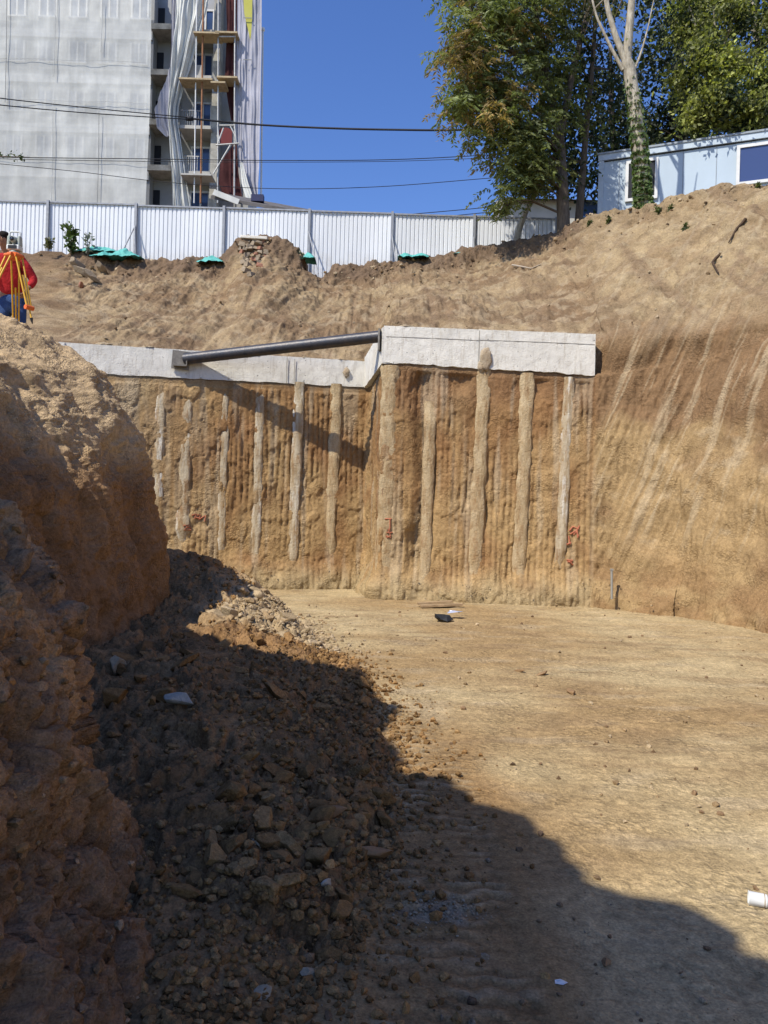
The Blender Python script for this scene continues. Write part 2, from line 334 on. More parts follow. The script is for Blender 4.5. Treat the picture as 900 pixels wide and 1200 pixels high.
# ------------------------------------------------------------------ back face of the excavation
CRP=[-700,-400,-60,40,90,150,200,255,264,277,287,316,330,341,358,375,400,440,500,560,600,650,700,760,820,870,905,1000,1150,1400]
CRV=[300,300,299,294,296,304,306,308,303,287,279,279,284,291,303,312,312,311,305,296,285,272,256,242,230,222,219,212,205,200]
CRD=[24.5]*19+[24.3,23.7,22.8,21.8,20.6,19.6,18.8,18.2,16.6,14,12]
KEYS=[ # base x,y | wall top x,y,z | beam-top level | crest px | beam depth | s
 ((-16,13.3),(-16,13.3,4.10),4.70,-420,.38,40),((-6.25,14.85),(-6.25,14.85,4.13),4.70,75,.38,290),((-.43,15.95),(-.43,16.0,4.18),4.74,437,.38,14),
 ((-.33,15.8),(-.33,15.75,4.2),4.76,440,.36,50),((-.05,14.32),(-.05,14.3,4.40),5.06,466,.36,190),((3.78,13.95),(3.86,14.38,4.27),5.02,668,.36,14),
 ((4.0,13.8),(4.1,14.25,4.3),5.0,684,.04,60),((5.0,12.85),(5.36,13.75,4.45),4.95,800,.03,60),((5.68,11.35),(6.35,12.5,4.6),5.0,905,.03,60),((6.4,8),(7.4,8.6,4.8),5.1,1150,.1,60),((6.9,-6),(7.9,-6,5),5.3,1400,.1,1)]
nodes=[[] for _ in range(9)]; U=[]
for i in range(len(KEYS)-1):
    a,b=KEYS[i],KEYS[i+1]; n=a[5]
    for k in range(n+(i==len(KEYS)-2)):
        t=k/n; L=lambda p,q: np.array(p)*(1-t)+np.array(q)*t
        B=L(a[0],b[0]); T=L(a[1],b[1]); z2=a[2]*(1-t)+b[2]*t; cp=a[3]*(1-t)+b[3]*t; dp=a[4]*(1-t)+b[4]*t
        d=np.array([b[0][0]-a[0][0],b[0][1]-a[0][1]]); d=np.array([-d[1],d[0]])/np.linalg.norm(d)
        BD={2:(.1,1.),3:(.75,.66),4:(.5,.87)}
        ga=np.array(BD.get(i,d)); gb=np.array(BD.get(i+1,d)); bdir=ga*(1-t)+gb*t
        if i in (1,4): bdir=d+(np.array(BD[2 if i==1 else 4])-d)*(max(0,t-.97)/.03 if i==1 else max(0,.03-t)/.03)
        bdir/=np.linalg.norm(bdir)
        cy=float(np.interp(cp,CRP,CRD)); C=np.array(at(cp,float(np.interp(cp,CRP,CRV)),cy))
        if i>=8: C=np.array([7.9+ (14-7.9)*.9, C[1] if i==8 else T[1]+2, 10.2]) if i==9 else C
        if i==9: C=np.array([C[0]*0+ (9.3*(1-t)+14*t), T[1]+3*(1-t), 10.3])
        q=np.array([T[0]+bdir[0]*dp,T[1]+bdir[1]*dp])
        # directions for the slope: toward the crest
        e=C[:2]-q; le=np.linalg.norm(e); e/=max(le,1e-6)
        bb=q+e*.7
        fl=float(np.clip((T[0]-3.2)/2.5,0,1)); 
        f1=(.45,.40*(1-fl)+.45*fl); f2=(.93*(1-fl)+.93*fl,.84*(1-fl)+.93*fl)
        z3=z2+.12+.35*fl
        row=[(B[0],B[1],-.15),(T[0],T[1],T[2]),(q[0],q[1],T[2]+.02),(q[0]+e[0]*.02,q[1]+e[1]*.02,z2-.02),(bb[0],bb[1],z3)]
        for f in (f1,f2): row.append((bb[0]+(C[0]-bb[0])*f[0],bb[1]+(C[1]-bb[1])*f[0],z3+(C[2]-z3)*f[1]))
        row.append(tuple(C)); row.append((C[0]+e[0]*3,C[1]+e[1]*3,C[2]-.1))
        for r_ in range(9): nodes[r_].append(row[r_])
        U.append(i+t)
U=np.array(U); nodes=[np.array(n_,dtype=np.float64) for n_ in nodes]
far=nodes[8].copy(); far[:,1]=np.maximum(far[:,1],0)*1.0+110; far[:,0]=far[:,0]*5; far[:,2]=9.6; nodes.append(far)
cnt=[170,7,16,18,84,120,34,14,6]; cols=[]; ROW=[]
for j,n in enumerate(cnt):
    t=(np.arange(n)/n)[None,:,None]; cols.append(nodes[j][:,None,:]*(1-t)+nodes[j+1][:,None,:]*t); ROW+= [j+k/n for k in range(n)]
cols.append(nodes[9][:,None,:]); ROW.append(9.0)
P=np.concatenate(cols,1); nu,nv=P.shape[:2]; ROW=np.array(ROW)
slope_cols=(ROW>4)
Q=P.copy()
for _ in range(10):
    Q[:,1:-1]=.5*Q[:,1:-1]+.25*(Q[:,:-2]+Q[:,2:])
rt=np.clip((U-5.0)/.25,0,1)[:,None,None]; P=P*(1-rt)+Q*rt; P[:,ROW>4.2]=Q[:,ROW>4.2]
ks=np.where((U>4.86)&(U<5.75))[0]; kr=np.where(ROW<4.6)[0]
for _ in range(120):
    P[np.ix_(ks,kr)]=.5*P[np.ix_(ks,kr)]+.25*(P[np.ix_(ks-1,kr)]+P[np.ix_(ks+1,kr)])
for _ in range(6):
    s_=P[1:-1].copy(); s_=.5*P[1:-1]+.25*(P[:-2]+P[2:]); P[1:-1][:,ROW>4.5]=s_[:,ROW>4.5]
N=grid_normals(P); N=np.where((N[...,2:3]*.9-N[...,1:2]-N[...,0:1]*.3)<0,-N,N)
# arc coordinate along the wall
arc=np.concatenate([[0],np.cumsum(np.linalg.norm(np.diff(nodes[1][:,:2],axis=0),axis=1))])
S=np.repeat(arc[:,None],nv,1).ravel(); RW=np.repeat(ROW[None,:],nu,0).ravel(); UU=np.repeat(U[:,None],nv,1).ravel()
x,y,zz=[P[...,i].ravel() for i in range(3)]
wall=sstep(1.25,.9,RW); right=sstep(5.55,6.5,UU); nR=1-right; slope=sstep(3.6,4.3,RW); beamz=((RW>.97)&(RW<3.3)&(UU<5.02)).astype(float)
d=np.zeros_like(x)
# wall: bucket-tooth grooves, gouges, lumps
per=S/.112+.8*perlin(S*.7,zz*.18,0*S)+.25*perlin(S*3,zz*.8,0*S+4); gr=np.abs(np.sin(per*math.pi)); patch=sstep(-.18,.22,fbm(S*.75,zz*.45,0*S+2,3))
lefty=sstep(.55,.2,(UU-1)) # left end of left wall: less combed
nick=fbm(S*5,zz*7,0*S+81,3); gs=np.sqrt(gr+.02)
d+=wall*nR*((.052*(gs-.82)*(.55+.45*sstep(-.3,.2,nick))+.008*nick)*patch*(1-.6*lefty*(UU<2))+.022)
d+=wall*nR*(.040*fbm(S*.9,zz*.5,0*S+5,3)+.022*fbm(S*3.2,zz*2.4,0*S+1,5)+.022*sstep(.0,.10,fbm(S*2.3,zz*1.9,0*S+51,4))-.011+.010*fbm(S*12,zz*10,0*S+3,3,True))
gou=fbm(S*3.4,zz*.55,0*S+8,3,True); d-=wall*nR*.035*sstep(.6,.9,gou)*sstep(0,.3,fbm(S*.8,zz*.6,0*S+71,3))
d-=wall*nR*.07*sstep(.20,.5,fbm(S*1.1+.2*zz,zz*.5,0*S+21,3))
for s0,dep in ((0.78,.13),(1.9,.05),(2.72,.05)):     # recess between the first two piles of the taller wall
    sc=arc[np.searchsorted(U,4.0)]+s0
    d-=wall*(dep*sstep(.30,.05,np.abs(S-sc+.06*np.sin(zz*2.1)))*sstep(.3,.9,zz)*sstep(4.3,3.6,zz+.6*perlin(S*2,zz,0*S)))
d-=wall*nR*.08*sstep(3.75,4.05,zz+.15*perlin(S*2.5,zz*0,0*S))*sstep(-.2,.3,perlin(S*1.4,0*S,0*S+3))*(UU>4)
# foot of the wall: loose soil lying against it
foot=sstep(.75,.0,zz+.22*fbm(S*1.3,0*S,0*S,3)); d+=wall*foot*(.22+.12*fbm(S*2,zz*2,0*S+3,3))*(.35+.65*sstep(2.4,3.2,UU)+.5*(UU<2.5))
# right-hand face: inclined scrape marks
dg=S-.42*zz; sc1=fbm(dg*3.6,zz*.14,0*S+2,4); sc2=fbm(dg*11,zz*.25,0*S+6,3)
sw=sstep(4.9,5.5,UU)*(RW<6.2); d+=sw*(.08*sc1+.045*sc2+.02*fbm(dg*26,zz*.8,0*S+16,2)); d+=sw*slope*.10*fbm(dg*2.2,zz*.2,0*S+26,4); d+=right*.20*fbm(S*.8,zz*.8,y*.3,3)
d+=right*wall*.07*fbm(S*2.6,zz*1.9,0*S+13,5)
d+=right*wall*.03*(np.abs(np.sin((S/.13+.4*perlin(S,zz*.3,0*S))*math.pi))-.6)*patch
# slope
d+=slope*(.28*fbm(x*.42,y*.42,zz*.42,3)+.12*fbm(x*1.5,y*1.5,zz*1.5,4)+.05*fbm(x*4.5,y*4.5,zz*4.5,5,True)+.03*fbm(x*11,y*11,zz*11,3))
run=fbm(x*1.7-.9*y*.3,y*.12,zz*.12,4); d+=slope*sstep(7.6,6.8,RW)*(.14*run+.10*fbm(x*3.6,y*.10,zz*.25,4,True)*sstep(-.1,.25,fbm(x*.5,y*.4,zz*.6+5,3)))
d+=slope*sstep(4.6,6.0,RW)*(RW<7.3)*.16*fbm(x*2.6,y*1.3,zz*1.3,4,True)*(1-.5*right)
d+=.012*fbm(x*14,y*14,zz*14,2)*(1-beamz)
hollow=sstep(1.0,.3,np.hypot((x+2.35)/.55,(zz-9.35)/.45)); d-=hollow*.55*(RW>5.5)*(RW<7.6)
d*=(1-.9*beamz)*sstep(8.2,7.2,RW)
V=P.reshape(-1,3)+N.reshape(-1,3)*d[:,None]
# colour of the soils
A=fbm(x*.45,y*.45,zz*.45,4); B_=fbm(S*1.4,zz*.6,0*S+31,4)
cw=mixc(np.array([.465,.305,.14],np.float32)+0*V,np.array([.345,.198,.085],np.float32),sstep(-.3,.25,B_+.30*(zz-2.4)/2))
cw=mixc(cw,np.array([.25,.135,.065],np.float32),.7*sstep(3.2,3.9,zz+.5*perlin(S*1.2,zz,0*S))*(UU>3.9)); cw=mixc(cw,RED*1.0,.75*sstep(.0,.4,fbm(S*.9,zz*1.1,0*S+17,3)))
cw=mixc(cw,PALE,.45*sstep(.02,.30,fbm(S*4.5,zz*.35,0*S+3,3)))
cw=mixc(cw,np.array([.49,.35,.18],np.float32),.55*lefty*(UU<2)); cw=mixc(cw,PALE*.95,.6*lefty*(UU<2)*sstep(-.1,.35,fbm(S*2.2,zz*.7,0*S+40,4)))
cw=mixc(cw,np.array([.17,.085,.04],np.float32),.55*patch*sstep(.35,.05,gr)*sstep(-.2,.3,nick+.15))  # crevice shade painted into the groove bottoms
cw=mixc(cw,LIGHT*.80,.8*sstep(.6,.1,zz+.35*fbm(S*2,zz*.5,0*S,3)))
cr=mixc(TAN*1.15+0*V,np.array([.255,.155,.078],np.float32),sstep(-.25,.25,fbm(S*.7,zz*.9,0*S+12,4)+.75*sstep(2.6,3.9,zz)-.25))
cr=mixc(cr,np.array([.54,.42,.26],np.float32),.6*sstep(.06,.26,.6*sc2+.7*fbm(S*3.6-.9*zz,zz*.18,0*S+66,5))*sstep(.8,1.8,zz)); cr=mixc(cr,np.array([.5,.38,.23],np.float32),.6*sstep(.15,.4,fbm(S*1.6,zz*2.2,0*S+44,4))*sstep(.6,1.4,zz)*sstep(3.9,3.0,zz))
cr=mixc(cr,BROWN,.6*sstep(1.4,.4,zz+.3*A)*sstep(-.1,.3,fbm(S*1.2,zz*2,0*S+9,3)+.15))
cs=mixc(np.array([.42,.305,.172],np.float32)+0*V,np.array([.30,.195,.105],np.float32),sstep(-.1,.35,fbm(x*.6,y*.6,zz*.9,4)))
cs=mixc(cs,np.array([.23,.15,.085],np.float32),.75*sstep(-.02,.22,fbm(x*1.1+7,y*.8,zz*1.4,4)))
cs=mixc(cs,np.array([.26,.175,.10],np.float32),.6*sstep(-.05,.2,fbm(x*2.6-.8*zz,y*.6,zz*.5,4)))
cs=mixc(cs,np.array([.47,.36,.225],np.float32),.6*sstep(.02,.28,fbm(x*3.3+1,y*2,zz*3,4)))
cs=mixc(cs,np.array([.20,.135,.088],np.float32),.9*sstep(5.7,6.5,RW+.5*fbm(x*.8,y*.5,0*x,3))*(1-.6*right))
cs=cs*.86; cs=mixc(cs,PALE*.9,.4*right*sstep(.1,.35,sc2+.5*sc1)); cs=mixc(cs,LIGHT*.95,.22*right)
cs=mixc(cs,np.array([.255,.17,.098],np.float32),.6*right*sstep(.0,.3,sc1*.7+.5*sc2)*sstep(-.3,.2,fbm(x*.7,y*.7,zz*.7+9,3)))
cs=mixc(cs,np.array([.24,.16,.095],np.float32),.55*sstep(.08,.35,fbm(x*3.6,y*.10,zz*.25,4)))
rc_=sstep(5.0,5.03,UU); c=mixc(cw,cr,sstep(4.75,5.5,UU+.25*fbm(S*1.5,zz,0*S+61,3))); c=mixc(c,cs,sstep(.95,1.05,RW)*(1-rc_)+rc_*sstep(4.5,5.7,zz+.55*A+.6*sc1))
c=mixc(c,np.array([.13,.07,.05],np.float32),hollow*(RW>5.5)*.9)
fw=link('excavation_face',np_mesh('excavation_face',V,grid_faces(nu,nv),c),M_SOIL); tag(fw,kind='structure')
FV=V.reshape(nu,nv,3)
def face_pt(px,py):
    """nearest point of the face to the line of sight through (px,py), in metres"""
    a=np.array(at(px,py,1.0))-np.array([0,0,EYE]); r=FV.reshape(-1,3)-np.array([0,0,EYE]); t=r@a/(a@a)
    dd=np.linalg.norm(r-t[:,None]*a,axis=1)/np.maximum(t,1); k=np.argsort(dd)[:6]; k=k[np.argmin(t[k])]
    return Vector(FV.reshape(-1,3)[k])
# ================================================================== retaining works
def concrete_mat(name,base,stain):
    k=NT(name); n1=k.noise(1.6,6,.7); n2=k.noise(9,6,.75); n3=k.noise(5,5,.65,stretch=(3.2,3.2,.5))
    c=k.mix(1,base,k.ramp(n1,[(.3,.80),(.7,1.08)]),'MULTIPLY')
    c=k.mix(k.ramp(n3,[(.52,0),(.74,.6)]),c,stain)
    c=k.mix(k.ramp(n2,[(.60,0),(.78,.75)]),c,tuple(v*.9 for v in stain))
    pit=k.ramp(k.noise(16,2,.5),[(.26,.45),(.31,1)]); c=k.mix(1,c,pit,'MULTIPLY')
    k.col(c); k.bump(k.math('ADD',n2,k.noise(45,4,.7)),.012); return k.fin(.9,0,.2)
M_CONC=concrete_mat('beam_concrete',(.84,.80,.70),(.42,.35,.25))
M_SEAM=plain('seam_grey',(.34,.31,.26),.95)  # grey-brown of the joint and board lines
def rough_box(corners,n=(60,16,8),amp=.006,bottom=.03,seed=0):
    """eight corners (front 4: bl,br,tr,tl; back 4) -> subdivided shell with a ragged lower edge"""
    c=[Vector(p) for p in corners]; V=[];F=[]
    def patch(a,b,d,e,nu,nv,ragged=True):
        t=np.linspace(0,1,nu)[:,None,None]; s=np.linspace(0,1,nv)[None,:,None]
        a,b,d,e=[np.array(q)[None,None,:] for q in (a,b,d,e)]
        p=(a*(1-t)+b*t)*(1-s)+(e*(1-t)+d*t)*s
        base=sum(len(v) for v in V); V.append(p.reshape(-1,3)); F.append(grid_faces(nu,nv)+base)
    patch(c[0],c[1],c[2],c[3],n[0],n[1]); patch(c[3],c[2],c[6],c[7],n[0],n[2]); patch(c[1],c[5],c[6],c[2],n[2],n[1]); patch(c[4],c[0],c[3],c[7],n[2],n[1]); patch(c[4],c[5],c[1],c[0],n[0],n[2])
    V=np.concatenate(V); F=np.concatenate(F); x,y,z=V.T
    zb=min(p.z for p in c); zt=max(p.z for p in c)
    rag=fbm(x*4+seed,y*4,0*x,3); k=sstep(zb+.16,zb+.02,z)
    V=V+np.stack([amp*fbm(x*7,y*7,z*7,2),amp*fbm(x*6+9,y*6,z*6,3)*1.6,k*rag*bottom+amp*fbm(x*5,y*5,z*5+4,2)],1)
    return V,F
def beam_part(name,corners,mat,parent,n,**k):
    V,F=rough_box(corners,n,**k); V=V-np.array(parent.location); return link(name,np_mesh(name,V,F,smooth=True),mat,parent)
# lower, longer capping beam on the set-back wall
def wp(i,t,z,off):          # point on the wall-top line between KEYS i and i+1, pushed off metres out of the wall
    a,b=np.array(KEYS[i][1][:2]),np.array(KEYS[i+1][1][:2]); d=(b-a)/np.linalg.norm(b-a); p=a*(1-t)+b*t; nrm=np.array([d[1],-d[0]]); p=p+nrm*off; return Vector((p[0],p[1],z))
b1=thing('concrete_beam',wp(1,.5,4.15,0),'low pale concrete capping beam below the earth slope, carrying the plated end of the pipe','beam')
for t0,t1,nm in ((-.0,.718,'beam_segment'),(.7195,.992,'beam_segment')):
    za,zb=4.13+.05*t0,4.13+.05*t1; q=lambda t,z,o: wp(1,t,z,o-.025)
    ta=4.70+.02*t0; tb=4.70+.02*t1
    beam_part(nm,[q(t0,za,.05),q(t1,zb,.05),q(t1,tb,.05),q(t0,ta,.05),q(t0,za,-.36),q(t1,zb,-.36),q(t1,tb,-.36),q(t0,ta,-.36)],M_CONC,b1,(120,16,8))
beam_part('beam_segment',[wp(0,.42,4.12,.05),wp(0,1,4.13,.05),wp(0,1,4.70,.05),wp(0,.42,4.70,.05),wp(0,.42,4.12,-.36),wp(0,1,4.13,-.36),wp(0,1,4.70,-.36),wp(0,.42,4.70,-.36)],M_CONC,b1,(80,12,6))
s=MB(); s.box(wp(1,.7188,4.44,.052),(.012,.01,.5),rz=.18); s.build('formwork_joint',M_SEAM,b1)
s=MB(); s.box(wp(1,.745,4.42,.052),(.012,.01,.5),rz=.18); s.build('formwork_joint',M_SEAM,b1)
# taller beam, with its short return into the corner
b2=thing('concrete_beam',wp(4,.5,4.35,0),'tall pale concrete capping beam with a board joint, above the five exposed piles','beam')
q=lambda t,z,o: wp(4,t,z,o-.02)
def zt(t): return 5.06-.03*t
def zb(t): return 4.38-.12*t
for t0,t1,o in ((-.012,.443,.05),(.4435,1.0,.065)):
    beam_part('beam_segment',[q(t0,zb(t0),o),q(t1,zb(t1),o),q(t1,zt(t1),o),q(t0,zt(t0),o),q(t0,zb(t0),-.36),q(t1,zb(t1),-.36),q(t1,zt(t1),-.36),q(t0,zt(t0),-.36)],M_CONC,b2,(110,26,10),bottom=.05,seed=3)
A=wp(4,-.012,0,.05); Bk=Vector((-.47,15.98,0)); dv=(Bk-A).normalized(); nrm=Vector((dv.y,-dv.x,0))
def rp(t,z,o): p=A.lerp(Bk,t)+nrm*o; return Vector((p.x,p.y,z))
beam_part('return_beam',[rp(1,4.16,-.02),rp(.01,4.36,-.02),rp(.01,5.03,-.02),rp(1,4.80,-.02),rp(1,4.16,.25),rp(.01,4.36,.25),rp(.01,5.03,.25),rp(1,4.80,.25)],M_CONC,b2,(40,20,6))
s=MB(); s.box(q(.4432,4.70,.062),(.012,.012,.66)); s.build('formwork_joint',M_SEAM,b2)
s=MB()
for t0,t1,dz in ((0.0,.44,0),(.445,.995,-.01)):
    a_,b_=q(t0,4.86+dz,.054 if t0<.3 else .069),q(t1,4.845+dz,.054 if t0<.3 else .069); s.tube([a_,a_.lerp(b_,.5)+Vector((0,0,.005)),b_],.0045,5)
s.build('board_mark',M_SEAM,b2)
k=NT('pile_head_soil'); k.col(k.mix(k.noise(7,5,.7),(.62,.54,.40),(.36,.24,.13))); k.bump(k.noise(30,5,.7),.03); M_PHEAD=k.fin(.97,0,.1)
def lump(name,c,r,mat,parent=None,seed=0,sub=3,amp=.35,fr=1.3):
    import bmesh
    bm=bmesh.new(); bmesh.ops.create_icosphere(bm,subdivisions=sub,radius=1); V=np.array([v.co[:] for v in bm.verts],np.float32); F=np.array([[v.index for v in f.verts] for f in bm.faces]); bm.free()
    n=fbm(V[:,0]*fr+seed*3.7,V[:,1]*fr,V[:,2]*fr,3); V*=(1+amp*2*n)[:,None]; V*=np.array(r)
    o=link(name,np_mesh(name,V,F),mat,parent); o.location=Vector(c)-(parent.location if parent else Vector()); return o
lump('soil_crust',q(.475,4.50,.06),(.11,.07,.22),M_PHEAD,b2,1); lump('soil_crust',q(.455,4.36,.05),(.07,.05,.10),M_PHEAD,b2,2)
lump('soil_crust',wp(1,.925,4.46,.05),(.07,.035,.10),M_PHEAD,b1,3)
for i_,t_ in enumerate((.10,.19,.33,.47,.58,.71,.83,.94)):
    zz_=5.06-.03*t_; lump('soil_spill',q(t_,zz_+.0,-.06-.05*(i_%3)),(.16+.06*math.sin(i_*2.3),.10,.035+.012*math.cos(i_*3.1)),M_PHEAD,b2,30+i_,3,.4,2.0)
for i_,t_ in enumerate((.12,.26,.48,.60,.78,.90)):
    lump('soil_spill',wp(1,t_,4.72,-.06),(.15+.06*math.sin(i_*2.9),.09,.03+.012*math.cos(i_*2.1)),M_PHEAD,b1,50+i_,3,.4,2.0)
# ---- piles
k=NT('pile_cement'); n=k.noise(5,6,.7,stretch=(2.2,2.2,.45)); n2=k.noise(26,5,.7)
c_=k.mix(k.ramp(n,[(.42,0),(.68,1)]),(.60,.46,.27),(.44,.30,.15)); c_=k.mix(k.ramp(n2,[(.52,0),(.75,.6)]),c_,(.58,.48,.32)); c_=k.mix(1,c_,k.ramp(k.noise(60,3,.6),[(.3,.72),(.7,1.15)]),'MULTIPLY'); c_=k.mix(k.ramp(k.noise(4.2,6,.72,stretch=(1.6,1.6,.5)),[(.50,0),(.63,.8)]),c_,(.36,.215,.10)); k.col(c_)
k.bump(k.math('ADD',n2,n),.03); M_PILE=k.fin(.95,0,.12)
k=NT('pile_cement_pale'); n=k.noise(5,6,.7,stretch=(2.2,2.2,.45)); c_=k.mix(k.ramp(n,[(.4,0),(.65,1)]),(.58,.49,.34),(.38,.26,.135)); c_=k.mix(k.ramp(k.noise(2.3,5,.7,stretch=(3,3,.3)),[(.55,0),(.64,1)]),c_,(.72,.67,.56)); c_=k.mix(k.ramp(k.noise(4.2,6,.72,stretch=(1.6,1.6,.5)),[(.52,0),(.64,.85)]),c_,(.36,.21,.10)); k.col(c_); k.bump(k.noise(26,5,.7),.03); M_PILE2=k.fin(.95,0,.12)
k=NT('red_spray'); k.col(k.mix(k.noise(40,4,.7),(.50,.10,.06),(.50,.27,.15))); M_RED=k.fin(.9,0,.1)
def pile(px,pt,pb,rad,label,mat=M_PILE,lean=0,gaps=0.0,out=.02,seed=0,i=None):
    if px<420: out+=.045
    """an exposed soil-cement pile, px at the wall top, seen from row pt down to row pb"""
    i=i if i is not None else (4 if px>447 else 1)
    a,b=KEYS[i][1],KEYS[i+1][1]
    f=lambda u:at(px,520,a[1]*(1-u)+b[1]*u).x-(a[0]*(1-u)+b[0]*u)
    lo,hi=-.2,1.2
    for _ in range(40):
        md=(lo+hi)/2
        if f(md)>0: lo=md
        else: hi=md
    u=lo; top=wp(i,u,0,0); yy=top.y
    ba,bb_=KEYS[i][0],KEYS[i+1][0]; yb0=ba[1]*(1-u)+bb_[1]*u; xb0=ba[0]*(1-u)+bb_[0]*u; zt_=a[2]*(1-u)+b[2]*u
    z1=at(px,pt,yy).z; z0=max(at(px,pb,yy).z,-.05)
    nz=int((z1-z0)/.03)+2; na=24; Z=np.linspace(z0,z1,nz)[:,None]; An=(np.arange(na)/na*2*math.pi)[None,:]
    e=.45*out-.30*rad+.6*gaps*fbm(Z*.8,0*Z+seed*3.1,0*Z,3).reshape(Z.shape)+.022*fbm(Z*2.7,0*Z+seed*5.3,0*Z,3).reshape(Z.shape)-rad*.45*sstep(.4,.0,Z-z0)-(rad*.5*sstep(.5,0,z1-Z) if gaps>.045 else 0)
    r=rad*(1+.16*fbm(np.repeat(Z*2.2,1,1),0*Z+seed,0*Z,3).reshape(Z.shape))*1.0
    gx=np.cos(An)+0*Z; gy=np.sin(An)+0*Z
    rr=r*.86*(1+.42*fbm((gx*1.4+seed).ravel(),(gy*1.4).ravel(),((Z+0*An)*2.6).ravel(),4).reshape(gx.shape)+.09*fbm((gx*5).ravel(),(gy*5+seed).ravel(),((Z+0*An)*13).ravel(),3).reshape(gx.shape))
    wand=.02*fbm(Z*.9,0*Z+seed,0*Z+7,2).reshape(Z.shape)+lean*(Z-z1)
    bt=np.clip(1-Z/zt_,0,1); ft=np.clip(1-Z/.7,0,1)**1.5*.10
    X_=gx*rr+wand+bt*(xb0-top.x)*.6; Y_=gy*rr*.45-e+bt*(yb0-yy)-ft
    V=np.stack([X_,Y_,Z+0*An-z0],2).reshape(-1,3)
    idx=np.arange(nz*na).reshape(nz,na); F=np.stack([idx[:-1],np.roll(idx,-1,1)[:-1],np.roll(idx,-1,1)[1:],idx[1:]],2).reshape(-1,4)
    o=link('concrete_pile',np_mesh('concrete_pile',V,F),mat); o.location=(top.x,yy,z0); tag(o,label,'pile','soil cement piles exposed in the pit wall'); o['front']=float(rad+out)
    return o
P1=pile(455,428,718,.185,'widest tan pile, at the outer corner under the tall beam end',out=.06,seed=1)
P2=pile(503,470,712,.125,'eroded narrow pile with its top broken off below the soil ledge, beside the widest one',out=.05,gaps=.10,seed=2)
P3=pile(565,432,722,.150,'tan pile rising into the joint of the tall beam, pale crust at its head',out=.05,gaps=.04,seed=3,lean=.02)
P4=pile(616,437,724,.150,'straight tan pile with a long dark crevice, between the joint and the beam end',out=.06,gaps=.03,seed=4,lean=.02)
P5=pile(665,442,665,.115,'whitish tapering pile below the free end of the tall beam',mat=M_PILE2,out=.10,gaps=.03,seed=5,lean=.035)
P6=pile(303,448,668,.11,'pale ragged pile that the pipe shadow starts to cross under the low beam',mat=M_PILE2,out=.05,gaps=.06,seed=6)
P7=pile(349,448,672,.125,'whitest straight pile in the middle of the wall under the low beam',mat=M_PILE2,out=.07,gaps=.02,seed=7,lean=.01)
P8=pile(392,450,655,.135,'rough tan pile crossed low down by the pipe shadow, next to the inner corner',out=.06,gaps=.04,seed=8,lean=.01)
P9=pile(217,452,640,.15,'bulging broken pile stump with red paint, near the shaded bank',mat=M_PILE2,out=.05,gaps=.09,seed=9)
P10=pile(262,447,660,.10,'faint half-buried pile between the painted stump and the ragged one',mat=M_PILE2,out=.01,gaps=.09,seed=10)
P11=pile(187,447,600,.11,'short pale pile end just clear of the shaded bank',mat=M_PILE2,out=.03,gaps=.08,seed=11)
P12=pile(434,458,690,.055,'thin whitish pile in the inner corner of the two walls',mat=M_PILE2,out=.10,gaps=.03,seed=12,i=1)
def spray(par,strokes,w=.012,off=.0):
    mb=MB()
    for st in strokes:
        pts=[face_hit(px,py) for px,py in st]
        mb.tube([p+Vector((0,-.012,0)) for p in pts],w,5)
    return mb.build('paint_mark',M_RED,par)
SC.view_layers[0].update()
_dg=bpy.context.evaluated_depsgraph_get()
def face_hit(px,py):
    o=Vector((0,0,EYE)); d=(at(px,py,1)-o).normalized(); r=SC.ray_cast(_dg,o,d); return r[1] if r[0] else at(px,py,14)
spray(P1,[[(451,608),(459,608)],[(457,608),(457,618),(456,623)],[(453,624),(460,624)],[(455,620),(458,628),(453,630)],[(452,628),(458,630)]])
spray(P5,[[(667,622),(671,617),(678,620)],[(668,626),(674,622),(678,628)],[(672,627),(679,616)],[(664,638),(669,636)],[(666,628),(668,638)],[(676,621),(677,630)]],.016)
spray(P5,[[(664,656),(671,657)],[(667,658),(671,662)],[(665,658),(670,659)]],.016)
spray(P9,[[(225,604),(230,602),(228,608)],[(231,604),(235,603),(233,609),(238,606)],[(236,607),(241,604),(240,611)],[(228,606),(236,608)]],.015)
spray(P9,[[(215,616),(222,615),(216,621),(224,621)],[(218,618),(224,618)]],.015)
# ---- pipe strut
k=NT('pipe_steel'); n=k.noise(7,5,.7); k.col(k.mix(k.ramp(n,[(.40,0),(.75,1)]),(.052,.054,.062),(.105,.09,.080))); k.bump(k.noise(40,3,.6),.004); M_PIPE=k.fin(.42,.35,.5)
M_PLATE=plain('plate_steel',(.22,.20,.17),.7,.1,.3,.3,12,.004)
e0=wp(1,.372,0,.07); e0.z=at(214,421,e0.y).z; e1=wp(4,-.02,0,-.10); e1.z=at(447,394,e1.y).z
st=thing('pipe_strut',e0,'long dark steel pipe propping the low beam against the tall beam end','strut')
mb=MB(); pts=[e0.lerp(e1,t) for t in np.linspace(0.012,1,30)]; mb.tube(pts,.112,28); mb.build('pipe',M_PIPE,st)
for t in (.33,.66): mb=MB(); mb.tube([e0.lerp(e1,t),e0.lerp(e1,t+.004)],.116,28); mb.build('weld_seam',M_PIPE,st)
mb=MB(); mb.box(e0+Vector((-.03,-.015,-.02)),(.34,.03,.36),rz=.18,ry=.06); mb.box(e0+Vector((-.02,-.08,-.14)),(.26,.12,.03),rz=.18); mb.box(e0+Vector((.10,-.06,-.10)),(.02,.14,.10),rz=.18); mb.build('end_plate',M_PLATE,st)
mb=MB(); mb.box(e1+Vector((-.03,.02,-.08)),(.03,.30,.40),rz=-.18); mb.build('end_plate',M_PLATE,st)
